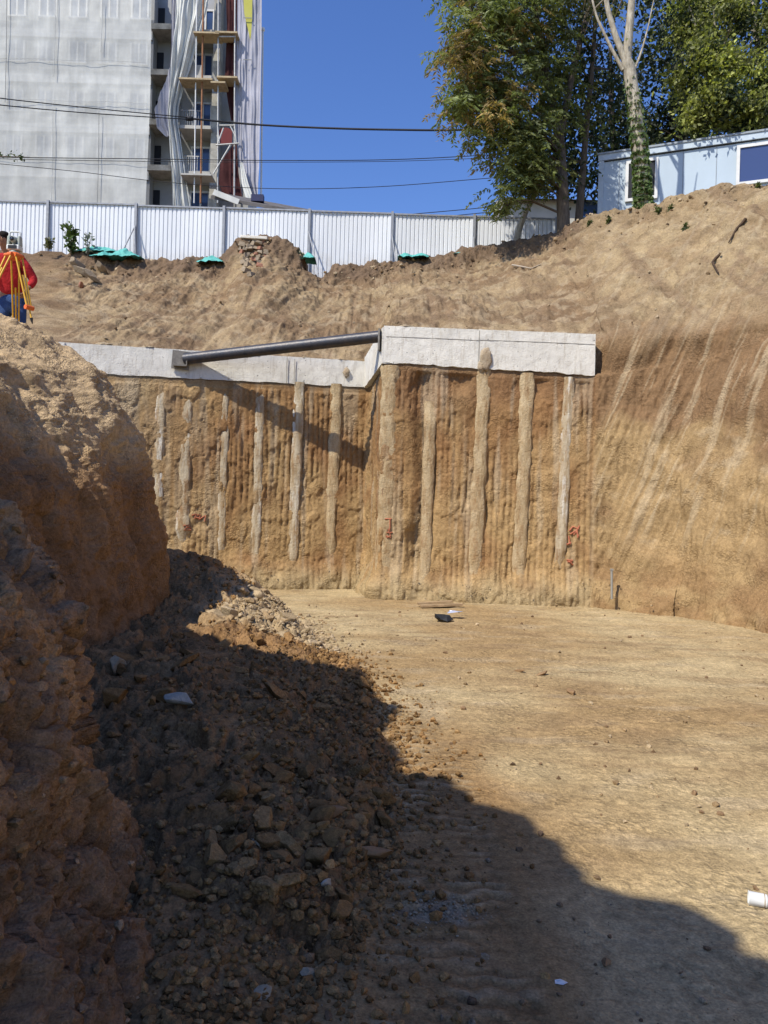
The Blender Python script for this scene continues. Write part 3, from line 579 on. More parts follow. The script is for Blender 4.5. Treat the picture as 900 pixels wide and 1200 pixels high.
# ================================================================== fence on the rim
k=NT('fence_sheet'); n=k.noise(.9,4,.6,stretch=(1,1,.25)); n2=k.noise(14,4,.7)
c_=k.mix(1,(.80,.82,.84),k.ramp(n,[(.3,.88),(.7,1.05)]),'MULTIPLY'); c_=k.mix(k.ramp(n2,[(.66,0),(.8,.25)]),c_,(.45,.42,.38)); sx=k.n('SeparateXYZ'); k.l(k.pos(),sx.inputs[0]); mr=k.n('MapRange'); mr.inputs[1].default_value=10.5; mr.inputs[2].default_value=9.5; k.l(sx.outputs[2],mr.inputs[0]); c_=k.mix(k.math('MULTIPLY',mr.outputs[0],k.ramp(k.noise(2.6,5,.7),[(.4,0),(.68,.75)])),c_,(.42,.33,.22)); k.col(c_); M_FSHEET=k.fin(.42,0,.4)
M_POST=plain('post_steel',(.30,.31,.33),.55,.3,.4,.2,8)
FY=26.2
posts=[-155,-48,57,160,263,363,460,556,652]
fl=lambda px:at(px,235+20*px/600.,FY)     # top line of the fence
fx=[fl(p).x for p in posts]; f0=fl(57); f1=fl(556); fsl=(f1.z-f0.z)/(f1.x-f0.x)
FZ=lambda x_:f0.z+fsl*(x_-f0.x)
fence=thing('site_fence',(0,FY,9.4),'white corrugated steel hoarding with grey posts along the rim of the pit','fence')
FB=9.15
for i in range(len(fx)-1):
    xa,xb=fx[i]+.045,fx[i+1]-.045; pit=.142; n=int(round((xb-xa)/pit)); pit=(xb-xa)/n; pr=[]
    for k_ in range(n):
        for u_,dy in ((0,0),(.14,.028),(.24,.028),(.36,0)): pr.append((xa+(k_+u_)*pit,dy))
    pr.append((xb,0))
    vs=[];fs=[]; sag=random.uniform(-.02,.02)
    for j,(xx,dy) in enumerate(pr):
        wob=.022*math.sin(xx*1.7+i)+.012*math.sin(xx*4.1+2*i)
        vs+= [(xx,FY+dy+wob,FB),(xx,FY+dy+wob,(FB+FZ(xx))/2),(xx,FY+dy+wob*.4,FZ(xx)-.03+sag)]
    for j in range(len(pr)-1):
        a=j*3; fs+=[(a,a+3,a+4,a+1),(a+1,a+4,a+5,a+2)]
    MB().add(vs,fs).build('fence_panel',M_FSHEET,fence)
    mb=MB(); mb.box(((xa+xb)/2,FY-.02,(FZ(xa)+FZ(xb))/2-.005+sag),(xb-xa,.06,.05),ry=-math.atan(fsl)); mb.build('top_rail',M_POST,fence)
for i,xx in enumerate(fx):
    mb=MB(); mb.box((xx,FY-.035,(FB+FZ(xx)+.05)/2),(.085,.10,FZ(xx)+.05-FB)); mb.build('post',M_POST,fence)
for px,dx,sg in ((160,-.42,1),(160,.22,1),(363,.42,1),(460,.22,1),(556,-.10,1)):
    xx=fl(px).x; mb=MB(); mb.tube([(xx,FY-.10,FZ(xx)-.75),(xx+dx,FY-.75,9.45)],.022,6); mb.build('brace',M_POST,fence)
# ---- teal netting along the foot of the fence
k=NT('teal_netting'); n=k.noise(14,5,.7); k.col(k.mix(n,(.05,.34,.29),(.20,.58,.52))); k.bump(k.noise(35,4,.7),.02); M_TEAL=k.fin(.6,0,.3)
def crumple(name,px0,px1,py,h,Yd,label,seed,drop=.0):
    a=at(px0,py,Yd); b=at(px1,py,Yd); L=(b-a).length; nu,nv=int(L/.035)+4,26
    t=np.linspace(0,1,nu)[:,None]+0*np.linspace(0,1,nv)[None,:]; s_=np.linspace(0,1,nv)[None,:]+0*t
    env=np.sin(np.pi*np.clip(t,0.02,.98))**.5
    x_=a.x+(b.x-a.x)*t; z_=a.z+(b.z-a.z)*t-.08; 
    hh=h*env*(.65+.7*fbm((x_*2.2+seed).ravel(),0*x_.ravel(),0*x_.ravel(),3).reshape(x_.shape))
    Yp=Yd-.35+.7*s_; Zp=z_+hh*np.sin(np.pi*s_*.95+.05)-drop*(1-s_)
    q_=np.stack([x_,Yp,Zp],2).reshape(-1,3)
    w_=.13*fbm(q_[:,0]*4+seed,q_[:,1]*4,q_[:,2]*3,4,True); q_[:,2]+=w_*h*1.2; q_[:,1]-=.5*w_
    o=link(name,np_mesh(name,q_-np.array(a),grid_faces(nu,nv)),M_TEAL); o.location=a
    return tag(o,label,'netting','teal netting along the foot of the fence')
crumple('plastic_netting',86,142,297,.34,24.6,'crumpled teal plastic netting by the sapling',1)
crumple('plastic_netting',110,168,303,.42,24.3,'largest teal netting heap, over the grey rubble',2)
crumple('plastic_netting',233,264,309,.36,24.2,'teal netting beside the broken masonry, its lit side',3)
crumple('plastic_netting',355,370,305,.36,24.4,'small teal netting scrap behind the broken masonry, shadow side',4)
crumple('plastic_netting',466,502,303,.34,24.4,'teal netting bundle at the foot of the fence post beyond the pipe',5)
crumple('plastic_netting',530,562,300,.30,24.4,'teal netting strip near the last fence post before the trees',6)
# ---- broken masonry left standing at the rim
k=NT('old_masonry'); n=k.noise(6,5,.7); k.col(k.mix(n,(.24,.18,.12),(.44,.36,.26))); k.bump(k.noise(22,5,.7),.03); M_MAS=k.fin(.95,0,.15)
k=NT('old_brick'); k.col(k.mix(k.noise(9,5,.7),(.30,.12,.075),(.44,.25,.17))); k.bump(k.noise(30,4,.7),.02); M_BRK=k.fin(.95,0,.15)
ms=thing('masonry_remnant',at(297,330,23.6),'crumbling brick and stone masonry stub with a concrete cap, before the fence','masonry')
mb=MB(); mb2=MB(); rr=random.Random(5)
def stone(mb,c,d):
    b=len(mb.v); mb.box(c,d,rz=rr.uniform(-.7,.7),ry=rr.uniform(-.35,.35),rx=rr.uniform(-.2,.2),taper=rr.uniform(.8,1))
    for i in range(b,len(mb.v)):
        v=mb.v[i]; mb.v[i]=(v[0]+rr.uniform(-.025,.025),v[1]+rr.uniform(-.025,.025),v[2]+rr.uniform(-.02,.02))
for row in range(10):
    py=283+row*4.3; x0,x1=(280+row*.3,311) if row<3 else (281+row*.8,311-row*.4)
    px=x0+rr.uniform(-3,3)
    while px<x1:
        wd=rr.uniform(3,9); p=face_hit(px+wd/2,py+rr.uniform(-1.2,1.2))+Vector((0,rr.uniform(-.05,.12),0))
        if rr.random()<.28: px+=wd; continue
        m1=MB(); bk=(px>300 and rr.random()<.5) or rr.random()<.12; stone(m1,p,(wd*.026*.95,.26,.09+.05*rr.random())); px+=wd; m1.build('brick' if bk else 'wall_stone',M_BRK if bk else M_MAS,ms)
mb=MB(); mb.box(face_hit(298,281.5)+Vector((0,.15,.06)),(.85,.55,.09),ry=.03); mb.build('concrete_cap',M_CONC,ms,bevel=.015)
# roots, sticks
M_ROOT=plain('root_bark',(.085,.055,.035),.9,0,.2,.3,20,.01)
def rootline(name,pts,r,label,cat='root',mat=M_ROOT):
    ps=[face_hit(*p)+Vector((0,-.04,.02)) for p in pts]; mb=MB(); n=len(ps)
    mb.tube(ps,[r*(1-.6*i/(n-1)) for i in range(n)],7)
    o=mb.build(name,mat); tag(o,label,cat); return o
rootline('tree_root',[(873,258),(868,264),(862,270),(858,277),(853,286)],.034,'long dark root hanging from the slope below the site cabin window')
rootline('tree_root',[(843,300),(838,304),(834,309),(837,315),(841,322)],.034,'short hooked dark root lower on the slope')
rootline('dead_branch',[(600,312),(612,314),(622,316),(634,311)],.03,'pale dead branch lying on the slope near the trees','branch',plain('dry_wood',(.40,.33,.25),.9))
k=NT('stake_metal'); k.col((.35,.34,.30)); M_STK=k.fin(.6,.3)
p0=at(717,702,13.35); mb=MB(); mb.tube([p0,p0+Vector((-.01,.02,.5))],.022,8); mb.box(p0+Vector((-.01,.02,.51)),(.05,.05,.03)); tag(mb.build('metal_stake',M_STK),'thin grey metal stake standing at the foot of the bare soil wall','stake')
# ================================================================== buildings behind the rim
M_WALLB=plain('render_wall',(.40,.40,.39),.9,0,.2,.15,.5,.004)
M_SLAB=plain('slab_concrete',(.46,.44,.40),.9,0,.2,.2,2,.004)
M_DARKB=plain('dark_opening',(.03,.032,.038),.8)
M_WIN=NT('window_glass').col((.05,.09,.20)).fin(.12,0,.6)
M_WHITE=plain('white_frame',(.72,.72,.70),.5,0,.4,.06)
M_RUST=plain('scaffold_rust',(.33,.16,.08),.8,.2,.3,.3,5)
M_SCAF=plain('scaffold_tube',(.50,.49,.46),.5,.3,.4,.2,5)
M_PLANK=plain('plank_wood',(.46,.36,.22),.85,0,.2,.25,4,.005)
M_DRED=plain('dark_red_mesh',(.075,.028,.028),.9,0,.1,.35,1.2,.02,4)
M_COLB=plain('scabbed_column',(.42,.40,.35),.9,0,.2,.35,2.2,.01)
D=47.0
bx=lambda px,py=120,d=D: at(px,py,d).x
bz=lambda py,px=215,d=D: at(px,py,d).z
ZB,ZT=9.2,33.5
FL=[bz(y_) for y_ in (208,155,97,44,-9)]; FH=FL[1]-FL[0]
bl=thing('apartment_building',(bx(60),D,ZB),'grey apartment block under renovation, balconies showing between its torn scaffold nets','building')
xl,xr=bx(-110),bx(304)
x1,x2,x3,x4=bx(178),bx(207),bx(252),bx(292)
mb=MB()
mb.box(((xl+x1)/2,D+1.75,(ZB+ZT)/2),(x1-xl,3.5,ZT-ZB))                              # netted wing
mb.box(((x1+x2)/2,D+2.3,(ZB+ZT)/2),(x2-x1-.006,3.0,ZT-ZB))                        # recessed bay by the wing
mb.box(((x2+x3)/2,D+2.4,(ZB+ZT)/2),(x3-x2-.006,3.0,ZT-ZB))                      # balcony recess
mb.box(((x3+x4)/2,D+2.1,(ZB+ZT)/2),(x4-x3-.006,3.0,ZT-ZB))                        # last bay
mb.build('wall',M_WALLB,bl)
mb=MB(); xc=bx(253.5); mb.box((xc,D+.25,(ZB+ZT)/2),(.42,1.1,ZT-ZB)); mb.build('column',M_COLB,bl)
for i,z in enumerate(FL+[FL[0]-FH]):
    if z>ZT-1: continue
    mb=MB(); xa,xb=bx(214),bx(251.5); mb.box(((xa+xb)/2,D+.10,z),(xb-xa,1.6,.20)); o=mb.build('balcony_slab',M_SLAB,bl)
    rmat=M_DARKB if i==1 else M_WALLB if i in (2,) else M_SLAB
    if i==1 or i==0:
        r_=MB()
        for k_ in range(9): r_.tube([(xa+.1+(xb-xa-.9)*k_/8,D-.62,z+.1),(xa+.1+(xb-xa-.9)*k_/8,D-.62,z+1.0)],.022,5)
        r_.tube([(xa,D-.62,z+1.02),(xb-.7,D-.62,z+1.02)],.035,5); r_.build('railing',M_POST if i else M_SCAF,o)
    elif i!=5:
        r_=MB(); r_.box(((xa+xb)/2-.3,D-.60,z+.42),(xb-xa-.8,.10,.64)); r_.build('parapet',M_SLAB if i==2 else M_COLB,o)
    # balcony window
    wx0,wx1=bx(222),bx(244)
    f=MB()
    zz0,zz1=z+.75,z+2.25
    f.box(((wx0+wx1)/2,D+.88,zz1),(wx1-wx0+.12,.12,.12)); f.box(((wx0+wx1)/2,D+.88,zz0),(wx1-wx0+.12,.12,.10))
    for xx in (wx0,(wx0*.45+wx1*.55),wx1): f.box((xx,D+.88,(zz0+zz1)/2),(.11,.11,zz1-zz0-.12))
    wo_=f.build('window_frame',M_WHITE,bl); g=MB(); g.box(((wx0+wx1)/2,D+.89,(zz0+zz1)/2),(wx1-wx0,.04,zz1-zz0)); g.build('window_pane',M_WIN,wo_)
    # bay slabs beside the netted wing
    mb=MB(); xa,xb=bx(177.5),bx(205); mb.box(((xa+xb)/2,D+.2,z+.35),(xb-xa,1.4,.34)); mb.build('balcony_slab',M_COLB,bl)
    mb=MB(); mb.box((bx(181),D+.77,z+1.5),(.5,.06,1.5)); mb.build('balcony_door',M_DARKB,bl)
# windows and storey bands of the wing behind its net
for i,z in enumerate(FL):
    mb=MB(); mb.box(((xl+x1)/2,D-.06,z),(x1-xl-.1,.12,.5)); mb.build('storey_band',M_WHITE,bl)
    for c_ in range(-3,5):
        px=8+c_*36.; xa,xb=bx(px),bx(px+19); f=MB()
        if xb>x1-.3: continue
        f.box(((xa+xb)/2,D-.02,z+1.65),(xb-xa,.05,1.25)); w_=f.build('window_pane',M_WIN,bl)
        f=MB()
        for u_ in (0,.5,1): f.box((xa+(xb-xa)*u_,D-.06,z+1.65),(.10,.06,1.3))
        f.box(((xa+xb)/2,D-.06,z+1.0),(xb-xa+.2,.14,.08)); f.build('window_frame',M_WHITE,w_)
# ---- scaffold netting
def net_mat(name,c,alpha,weave=True):
    k=NT(name); n=k.noise(.55,5,.65); n2=k.noise(1.6,5,.65,stretch=(1,1,.12)); n3=k.noise(.35,4,.6,stretch=(.15,.15,2.2))
    cc=k.mix(1,c,k.ramp(n,[(.3,.84),(.7,1.08)]),'MULTIPLY'); cc=k.mix(1,cc,k.ramp(n2,[(.3,.84),(.7,1.10)]),'MULTIPLY'); cc=k.mix(1,cc,k.ramp(n3,[(.35,.90),(.65,1.06)]),'MULTIPLY'); k.col(cc)
    k.b.inputs['Roughness'].default_value=.85; k.b.inputs['Specular IOR Level'].default_value=.1
    if alpha<1:
        t=k.n('BsdfTransparent'); x=k.n('MixShader'); f=k.math('ADD',k.math('MULTIPLY',n,.25),alpha-.12); k.l(f,x.inputs[0]); k.l(t.outputs[0],x.inputs[1]); k.l(k.b.outputs[0],x.inputs[2]); k.l(x.outputs[0],k.o.inputs[0])
    return k.m
M_NET=net_mat('grey_scaffold_net',(.78,.78,.73),.65); M_NETW=net_mat('white_torn_net',(.74,.74,.69),.97); M_NETL=net_mat('shade_tinted_net',(.44,.44,.50),.95)  # violet of the last net is shade put into its colour
def sheet(name,left,right,Yd,mat,label,cat,amp=.12,pleat=0,seed=0,nu=60,nv=120,dy=0.):
    """a hanging sheet between two outlines [(px,py)...] given from top to bottom"""
    t=np.linspace(0,1,nv)
    def out(o):
        py=np.linspace(o[0][1],o[-1][1],nv); px=np.interp(py,[p[1] for p in o],[p[0] for p in o]); return np.array([at(a,b,Yd) for a,b in zip(px,py)])
    Lf,Rt=out(left),out(right); s_=np.linspace(0,1,nu)[:,None,None]
    P_=Lf[None]*(1-s_)+Rt[None]*s_; q=P_.reshape(-1,3).astype(np.float32); uu=np.repeat(np.linspace(0,1,nu)[:,None],nv,1).ravel()
    q[:,1]+=amp*fbm(q[:,0]*.7+seed,q[:,2]*.35,0*q[:,0],3)+dy*uu
    if pleat: q[:,1]+=pleat*np.sin(uu*2*math.pi*2.6+2.6*perlin(q[:,2]*.3+seed,uu*2,0*uu))+pleat*.45*np.sin(uu*2*math.pi*8+seed+3*perlin(q[:,2]*.5+seed,uu*3,0*uu))
    org=q[0].copy(); o=link(name,np_mesh(name,q-org,grid_faces(nu,nv)),mat); o.location=Vector(org); return tag(o,label,cat)
big=sheet('scaffold_netting',[(-110,-60),(-112,250)],[(178.5,-60),(176,120),(170,250)],45.2,M_NET,'huge sheet of translucent grey netting over the wing of the apartment block','netting',.10,0,1,120,140)
big.data.materials[0]=M_NET
M_ROPE=plain('rope',(.26,.26,.25),.9); M_ROPEW=plain('pale_rope',(.50,.50,.47),.8)
for px,y0,y1,m_ in ((116,130,238,M_ROPE),(120,0,60,M_ROPEW),(62,120,238,M_ROPEW),(65,-20,90,M_ROPEW),(8,-20,120,M_ROPE)):
    a=at(px,y0,45.05); b=at(px-2,y1,45.05); mb=MB(); mb.tube([a,a.lerp(b,.5)+Vector((.03,0,0)),b],.017,5); o=mb.build('seam_rope',m_,big)
for py in (186,118,70):
    a=at(-100,py-5,45.06); b=at(172,py+3,45.06); mb=MB(); mb.tube([a.lerp(b,i/12)+Vector((0,.0,-.04*math.sin(i*1.7))) for i in range(13)],.010,5); mb.build('seam_rope',M_ROPEW,big)
sheet('torn_netting',[(206,-30),(205,30),(199,90),(196,130),(197,150),(200,190),(203,245)],[(247,-30),(240,10),(222,70),(207,120),(206,138),(212,180),(222,245)],45.6,M_NETW,'long white torn net twisted to a waist, hanging over the balconies','netting',.12,.11,2,60,120,.5)
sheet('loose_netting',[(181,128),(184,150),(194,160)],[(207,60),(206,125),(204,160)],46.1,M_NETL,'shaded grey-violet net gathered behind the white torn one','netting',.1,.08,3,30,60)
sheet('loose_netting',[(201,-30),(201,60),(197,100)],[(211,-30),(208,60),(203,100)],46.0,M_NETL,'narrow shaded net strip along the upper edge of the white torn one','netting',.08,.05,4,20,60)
rn=sheet('hanging_netting',[(278.5,-40),(277,80),(276,140),(279,180),(283,215),(297,236)],[(308,-40),(307.5,60),(306,140),(305,200),(303,236)],45.9,M_NETL,'tall shaded violet-grey net on the end of the block with a yellow stain at its top','netting',.15,.07,5,50,120,-.3)
k=NT('yellow_print'); k.col(k.mix(k.noise(2.5,5,.7),(.46,.43,.05),(.58,.56,.20))); M_YEL=k.fin(.9,0,.1)
ys_=sheet('yellow_stain',[(284,-30),(286,15),(290,32),(293,46)],[(296,-30),(295.5,20),(294.5,38),(293.4,46)],45.62,M_YEL,'','',.0,0,6,8,24)
for k_ in ('label','category'):
    if k_ in ys_: del ys_[k_]
ys_.parent=rn; ys_.location=ys_.location-rn.location
mb=MB()
for py in (21,70): a=at(290,py,45.5); mb=MB(); mb.box(a,(.5,.02,.05)); mb.build('print_mark',M_ROPE,rn)
sheet('net_flap',[(281,190),(283,215),(288,232)],[(284,190),(291,215),(297,232)],45.4,M_NETW,'white flap of net at the bottom of the violet-grey one','netting',.05,.03,7,14,40)
p0=at(308,36,45.9); p1=at(306,232,45.9); mb=MB(); mb.tube([p0,p1],.06,6); mb.lathe(p0+Vector((0,0,-.05)),[(.0,.0),(.12,.05),(.12,.2),(0,.28)],10); tag(mb.build('scaffold_pole',M_WHITE),'white pole with a knob at its top, along the outer edge of the violet-grey net','pole')
for (l_,r_,lab,sd) in (([(264,-30),(266,30),(263,95)],[(279,-30),(278,40),(276.5,95)],'dark red mesh panel at the top of the scaffold bay',8),([(264,98),(267,120),(271,142)],[(277,98),(276,120),(276,142)],'dark red mesh panel tapering to a point at mid height',9),([(258,190),(256,215),(262,232)],[(277,165),(280,205),(284,232)],'dark red mesh hanging lowest, behind the inclined brace',10)):
    sheet('mesh_panel',l_,r_,46.2,M_DRED,lab,'mesh panel',.08,.05,sd,16,40)
k=NT('red_panel'); k.col(k.mix(k.noise(3,4,.6),(.20,.03,.03),(.12,.02,.025))); M_RPAN=k.fin(.7)
mb=MB(); c0=at(264,160,46.4)
mb.add([c0+Vector((-.42,0,-.45)),c0+Vector((.42,0,-.45)),c0+Vector((.42,0,.25))]+[c0+Vector((.42*math.cos(a),0,.25+.3*math.sin(a))) for a in np.linspace(.3,2.84,7)]+[c0+Vector((-.42,0,.25))],[tuple(range(11))]); tag(mb.build('red_panel',M_RPAN),'dark red panel with an arched top inside the pale scaffold frame','panel')
# ---- scaffold
sf=thing('scaffold',at(256,235,45.7),'tube scaffold with plank decks between the balconies and the violet-grey net','scaffold')
for px,m_,r_ in ((238.5,M_RUST,.055),(231,M_WHITE,.04),(256,M_SCAF,.045),(275.5,M_SCAF,.05)):
    a=at(px,-20,45.5); b=at(px-3.5 if px<250 else px-1,238,45.5); mb=MB(); mb.tube([a,b],r_,6); mb.build('standard',m_,sf)
for x0,x1_,py in ((229,259,43.5),(212,251,97),(249,266,101),(254,280,43),(256,280,95),(214,250,208)):
    a=at(x0,py,45.7); b=at(x1_,py+1,45.7); mb=MB(); mb.box((a+b)/2,((b-a).length,1.0,.10)); mb.build('deck',M_PLANK if py!=208 else M_SLAB,sf)
for (ax,ay,bx_,by) in ((255,147,257,168),(257,147,275,147),(275,147,277,168),(253,170,280,168),(250,204,270,170),(257,43,276,43),(262,150,256,166),(270,148,276,160)):
    mb=MB(); mb.tube([at(ax,ay,45.35),at(bx_,by,45.35)],.045,6); mb.build('brace',M_SCAF,sf)
# ---- shed roof, cabin, house
M_ROOF=plain('shed_roof',(.14,.13,.125),.9,0,.2,.3,1.5,.01)
sh=thing('low_shed',at(305,245,34),'low shed with a dark sloping roof just above the fence, beside the nets','shed')
a,b,c_,d_=at(247,229,34),at(372,250,34),at(372,247,36),at(262,226.5,36)
mb=MB(); lo=Vector((0,0,-.16))
mb.add([a,b,c_,d_,a+lo,b+lo,c_+lo,d_+lo],[(0,1,2,3),(7,6,5,4),(0,4,5,1),(1,5,6,2),(2,6,7,3),(3,7,4,0)]); mb.build('roof',M_ROOF,sh)
mb=MB(); mb.box(((a.x+b.x)/2-.3,35.3,(9.2+b.z)/2-.1),((b.x-a.x)*.86,1.2,b.z-9.2-.2)); mb.build('wall',M_WHITE,sh)
mb=MB(); mb.box(at(265,231,33.9),(1.2,.06,.25),ry=.35); mb.build('roof_patch',M_NETW,sh)
p=at(302,233,34.6); mb=MB(); mb.box(p,(.55,.3,.3)); tag(mb.build('rooftop_box',plain('blue_box',(.03,.035,.09),.6)),'small dark blue box on the low shed roof','box')
# house behind the trees
M_HW=plain('house_render',(.56,.54,.48),.9,0,.2,.12,1,.004); M_HR=plain('house_roof',(.45,.42,.36),.9,0,.2,.2,2,.02)
hd=34; hs_=thing('pale_house',at(665,250,hd),'pale house with a light grey roof, half hidden behind the tree trunks','house')
xa,xb=at(600,250,hd).x,at(725,250,hd).x; ze=at(660,235,hd).z; zr=at(660,206,hd).z
mb=MB(); mb.box(((xa+xb)/2,hd+3,(9.2+ze)/2),(xb-xa,6,ze-9.2)); mb.build('wall',M_HW,hs_)
mb=MB(); e=.35; mb.add([(xa-e,hd-.4,ze-.1),(xb+e,hd-.4,ze-.1),(xb+e,hd+3,zr),(xa-e,hd+3,zr),(xa-e,hd+6.4,ze-.1),(xb+e,hd+6.4,ze-.1)],[(0,1,2,3),(3,2,5,4),(0,3,4),(1,5,2)]); mb.build('roof',M_HR,hs_)
mb=MB(); mb.box((at(690,248,hd).x,hd-.03,at(690,246,hd).z),(.9,.05,.7)); mb.build('window',M_WIN,hs_)
# site cabin
k=NT('cabin_paint'); n=k.noise(.8,4,.6,stretch=(1,1,.3)); k.col(k.mix(1,(.47,.56,.64),k.ramp(n,[(.3,.9),(.7,1.06)]),'MULTIPLY')); k.bump(k.noise(3,3,.5),.004); M_CAB=k.fin(.5,0,.35)
M_CABT=plain('cabin_trim',(.50,.58,.65),.5,0,.35,.1); M_CABG=plain('cabin_roof_edge',(.30,.34,.38),.6,0,.3,.15)
A0=at(702,181,24.2); B0=at(905,149,22.4); dx=(B0-A0); dx.z=0; L0=7.2; dd=dx.normalized(); nn=Vector((dd.y,-dd.x,0)); rzc=math.atan2(dd.y,dd.x)
slope=(B0.z-A0.z)/dx.length*.22
zt=A0.z; zb_=zt-2.65; cb=thing('site_cabin',(A0.x,A0.y,zb_),'light blue portable site cabin with white framed windows, above the slope beneath the trees','cabin')
def cp(u,v,z): return A0+dd*u-nn*v+Vector((0,0,z+slope*u-0))
def cbox(u0,u1,v0,v1,z0,z1):
    vs=[cp(u,v,z) for z in (z0,z1) for u,v in ((u0,v0),(u1,v0),(u1,v1),(u0,v1))]
    return vs,[(3,2,1,0),(4,5,6,7),(0,1,5,4),(1,2,6,5),(2,3,7,6),(3,0,4,7)]
W=2.45
mb=MB(); mb.add(*cbox(.06,L0-.06,.06,W-.06,-2.6,-.22)); mb.build('wall',M_CAB,cb)
mb=MB(); mb.add(*cbox(-.02,L0+.02,-.02,W+.02,-.215,-.03)); mb.build('roof_frame',M_CABT,cb)
mb=MB(); mb.add(*cbox(-.05,L0+.05,-.05,W+.05,-.028,.03)); mb.build('roof',M_CABG,cb)
mb=MB(); mb.add(*cbox(.02,L0-.02,.03,.06,-.245,-.222)); mb.build('roof_gutter',M_DARKB,cb)
for u in (0,L0-.16): mb=MB(); mb.add(*cbox(u,u+.16,-.004,.16,-2.6,-.22)); mb.build('corner_post',M_CABT,cb)
for u in np.arange(.62,L0-.3,.93): mb=MB(); mb.add(*cbox(u,u+.018,.048,.06,-2.58,-.25)); mb.build('panel_joint',M_CABG,cb)
def cu(px,py):   # along-wall coordinate under a pixel
    best=min(np.linspace(0,L0,800),key=lambda u:abs((lambda p:450+900*((p.x*CR+(p.z-EYE)*SR)/p.y))(cp(u,0,-1))-px)); return best
for (p0x,p1x,za,zb2,m_) in ((733,771,-1.60,-.34,M_DARKB),(863,911,-1.52,-.33,NT('window_glass_blue').col((.055,.08,.19)).fin(.08,0,.7))):
    u0,u1=cu(p0x,0),cu(p1x,0)
    if m_ is M_DARKB: u1=min(u1,u0+1.15)
    f=MB(); t_=.09
    for q_ in ((u0,u1,zb2-t_,zb2),(u0,u1,za,za+t_),(u0,u0+t_,za+t_,zb2-t_),(u1-t_,u1,za+t_,zb2-t_)): f.add(*cbox(q_[0],q_[1],-.02,.06,q_[2],q_[3]))
    if m_ is M_DARKB: f.add(*cbox((u0+u1)/2-.03,(u0+u1)/2+.03,-.01,.06,za+t_,zb2-t_))
    fr=f.build('window_frame',M_WHITE,cb); g=MB(); g.add(*cbox(u0+t_*.5,u1-t_*.5,.02,.065,za+t_*.5,zb2-t_*.5)); g.build('window_pane',m_,fr)
# ---- overhead cables
M_CAB_=plain('cable_black',(.018,.018,.022),.7)
for i,(pts,r_,lab) in enumerate([
 ([(-60,105,30),(0,115,31),(110,127,33),(224,138,35)],.030,'upper thin black cable running down to the cable joint over the torn net'),
 ([(-60,114,30),(0,123,31),(110,133,33),(224,140,35)],.030,'second thin black cable just under the first one, meeting it at the joint'),
 ([(224,139,35),(300,146,35),(380,150,34),(460,152,33),(545,152,31),(640,144,28)],.062,'thick black overhead cable crossing the sky into the tree'),
 ([(-60,180,36),(0,184,36),(160,186,36),(310,188,35.5),(460,187,35),(600,180,34)],.026,'middle overhead wire, nearly level'),
 ([(-60,181,37),(0,186,37),(160,189,36.5),(310,190,36),(460,189,35.5),(600,184,34.5)],.018,'faint wire directly below the nearly level one'),
 ([(-60,186,38),(0,192,38),(90,201,37.5),(200,214,37),(320,221,36),(440,219,35),(570,209,34),(640,203,33)],.022,'low sagging wire rising toward the trees'),
 ([(470,252,40),(560,244,39),(640,235,38)],.028,'short wire low over the fence by the trees, the upper one of two'),
 ([(520,254,40),(570,249,39),(640,243,38)],.028,'short wire lowest over the fence by the trees')]):
    P3=[at(*p) for p in pts]; sm=[]
    for j in range(len(P3)-1):
        p_1=P3[max(j-1,0)];p0_=P3[j];p1_=P3[j+1];p2_=P3[min(j+2,len(P3)-1)]
        for q_ in range(8):
            t=q_/8; sm.append(.5*((2*p0_)+(-p_1+p1_)*t+(2*p_1-5*p0_+4*p1_-p2_)*t*t+(-p_1+3*p0_-3*p1_+p2_)*t**3))
    sm.append(P3[-1]); mb=MB(); mb.tube(sm,r_*.68,6); tag(mb.build('overhead_cable',M_CAB_),lab,'cable')
p=at(222,139,35); mb=MB(); mb.lathe(p+Vector((-.2,0,0)),[(0,0),(.09,.04),(.11,.2),(.09,.36),(0,.4)],10,'X'); tag(mb.build('cable_joint',M_CAB_),'black cable joint where two thin cables meet the thick one','cable joint')
# ================================================================== trees
def leaf_mat(name,trans=.38):
    k=NT(name); a=k.n('Attribute',attribute_name='tint').outputs['Color']; k.col(a); k.b.inputs['Roughness'].default_value=.5; k.b.inputs['Specular IOR Level'].default_value=.35
    t=k.n('BsdfTranslucent'); k.l(k.mix(1,a,(1.2,1.3,.6),'MULTIPLY'),t.inputs[0]); x=k.n('MixShader'); x.inputs[0].default_value=trans
    k.l(k.b.outputs[0],x.inputs[1]); k.l(t.outputs[0],x.inputs[2]); k.l(x.outputs[0],k.o.inputs[0]); return k.m
M_LEAF=leaf_mat('leaf')
def bark_mat(name,a,b):
    k=NT(name); n=k.noise(6,6,.7,stretch=(2.5,2.5,.6)); k.col(k.mix(k.ramp(n,[(.38,0),(.64,1)]),a,b)); k.bump(n,.03); return k.fin(.9,0,.15)
M_BARK=bark_mat('grey_bark',(.17,.135,.10),(.085,.065,.05)); M_BARKP=bark_mat('pale_bark',(.52,.47,.37),(.28,.24,.18)); M_BARKD=bark_mat('dark_bark',(.07,.055,.045),(.035,.03,.025))
def unit(n,rg): v=rg.normal(size=(n,3)); return v/np.linalg.norm(v,axis=1)[:,None]
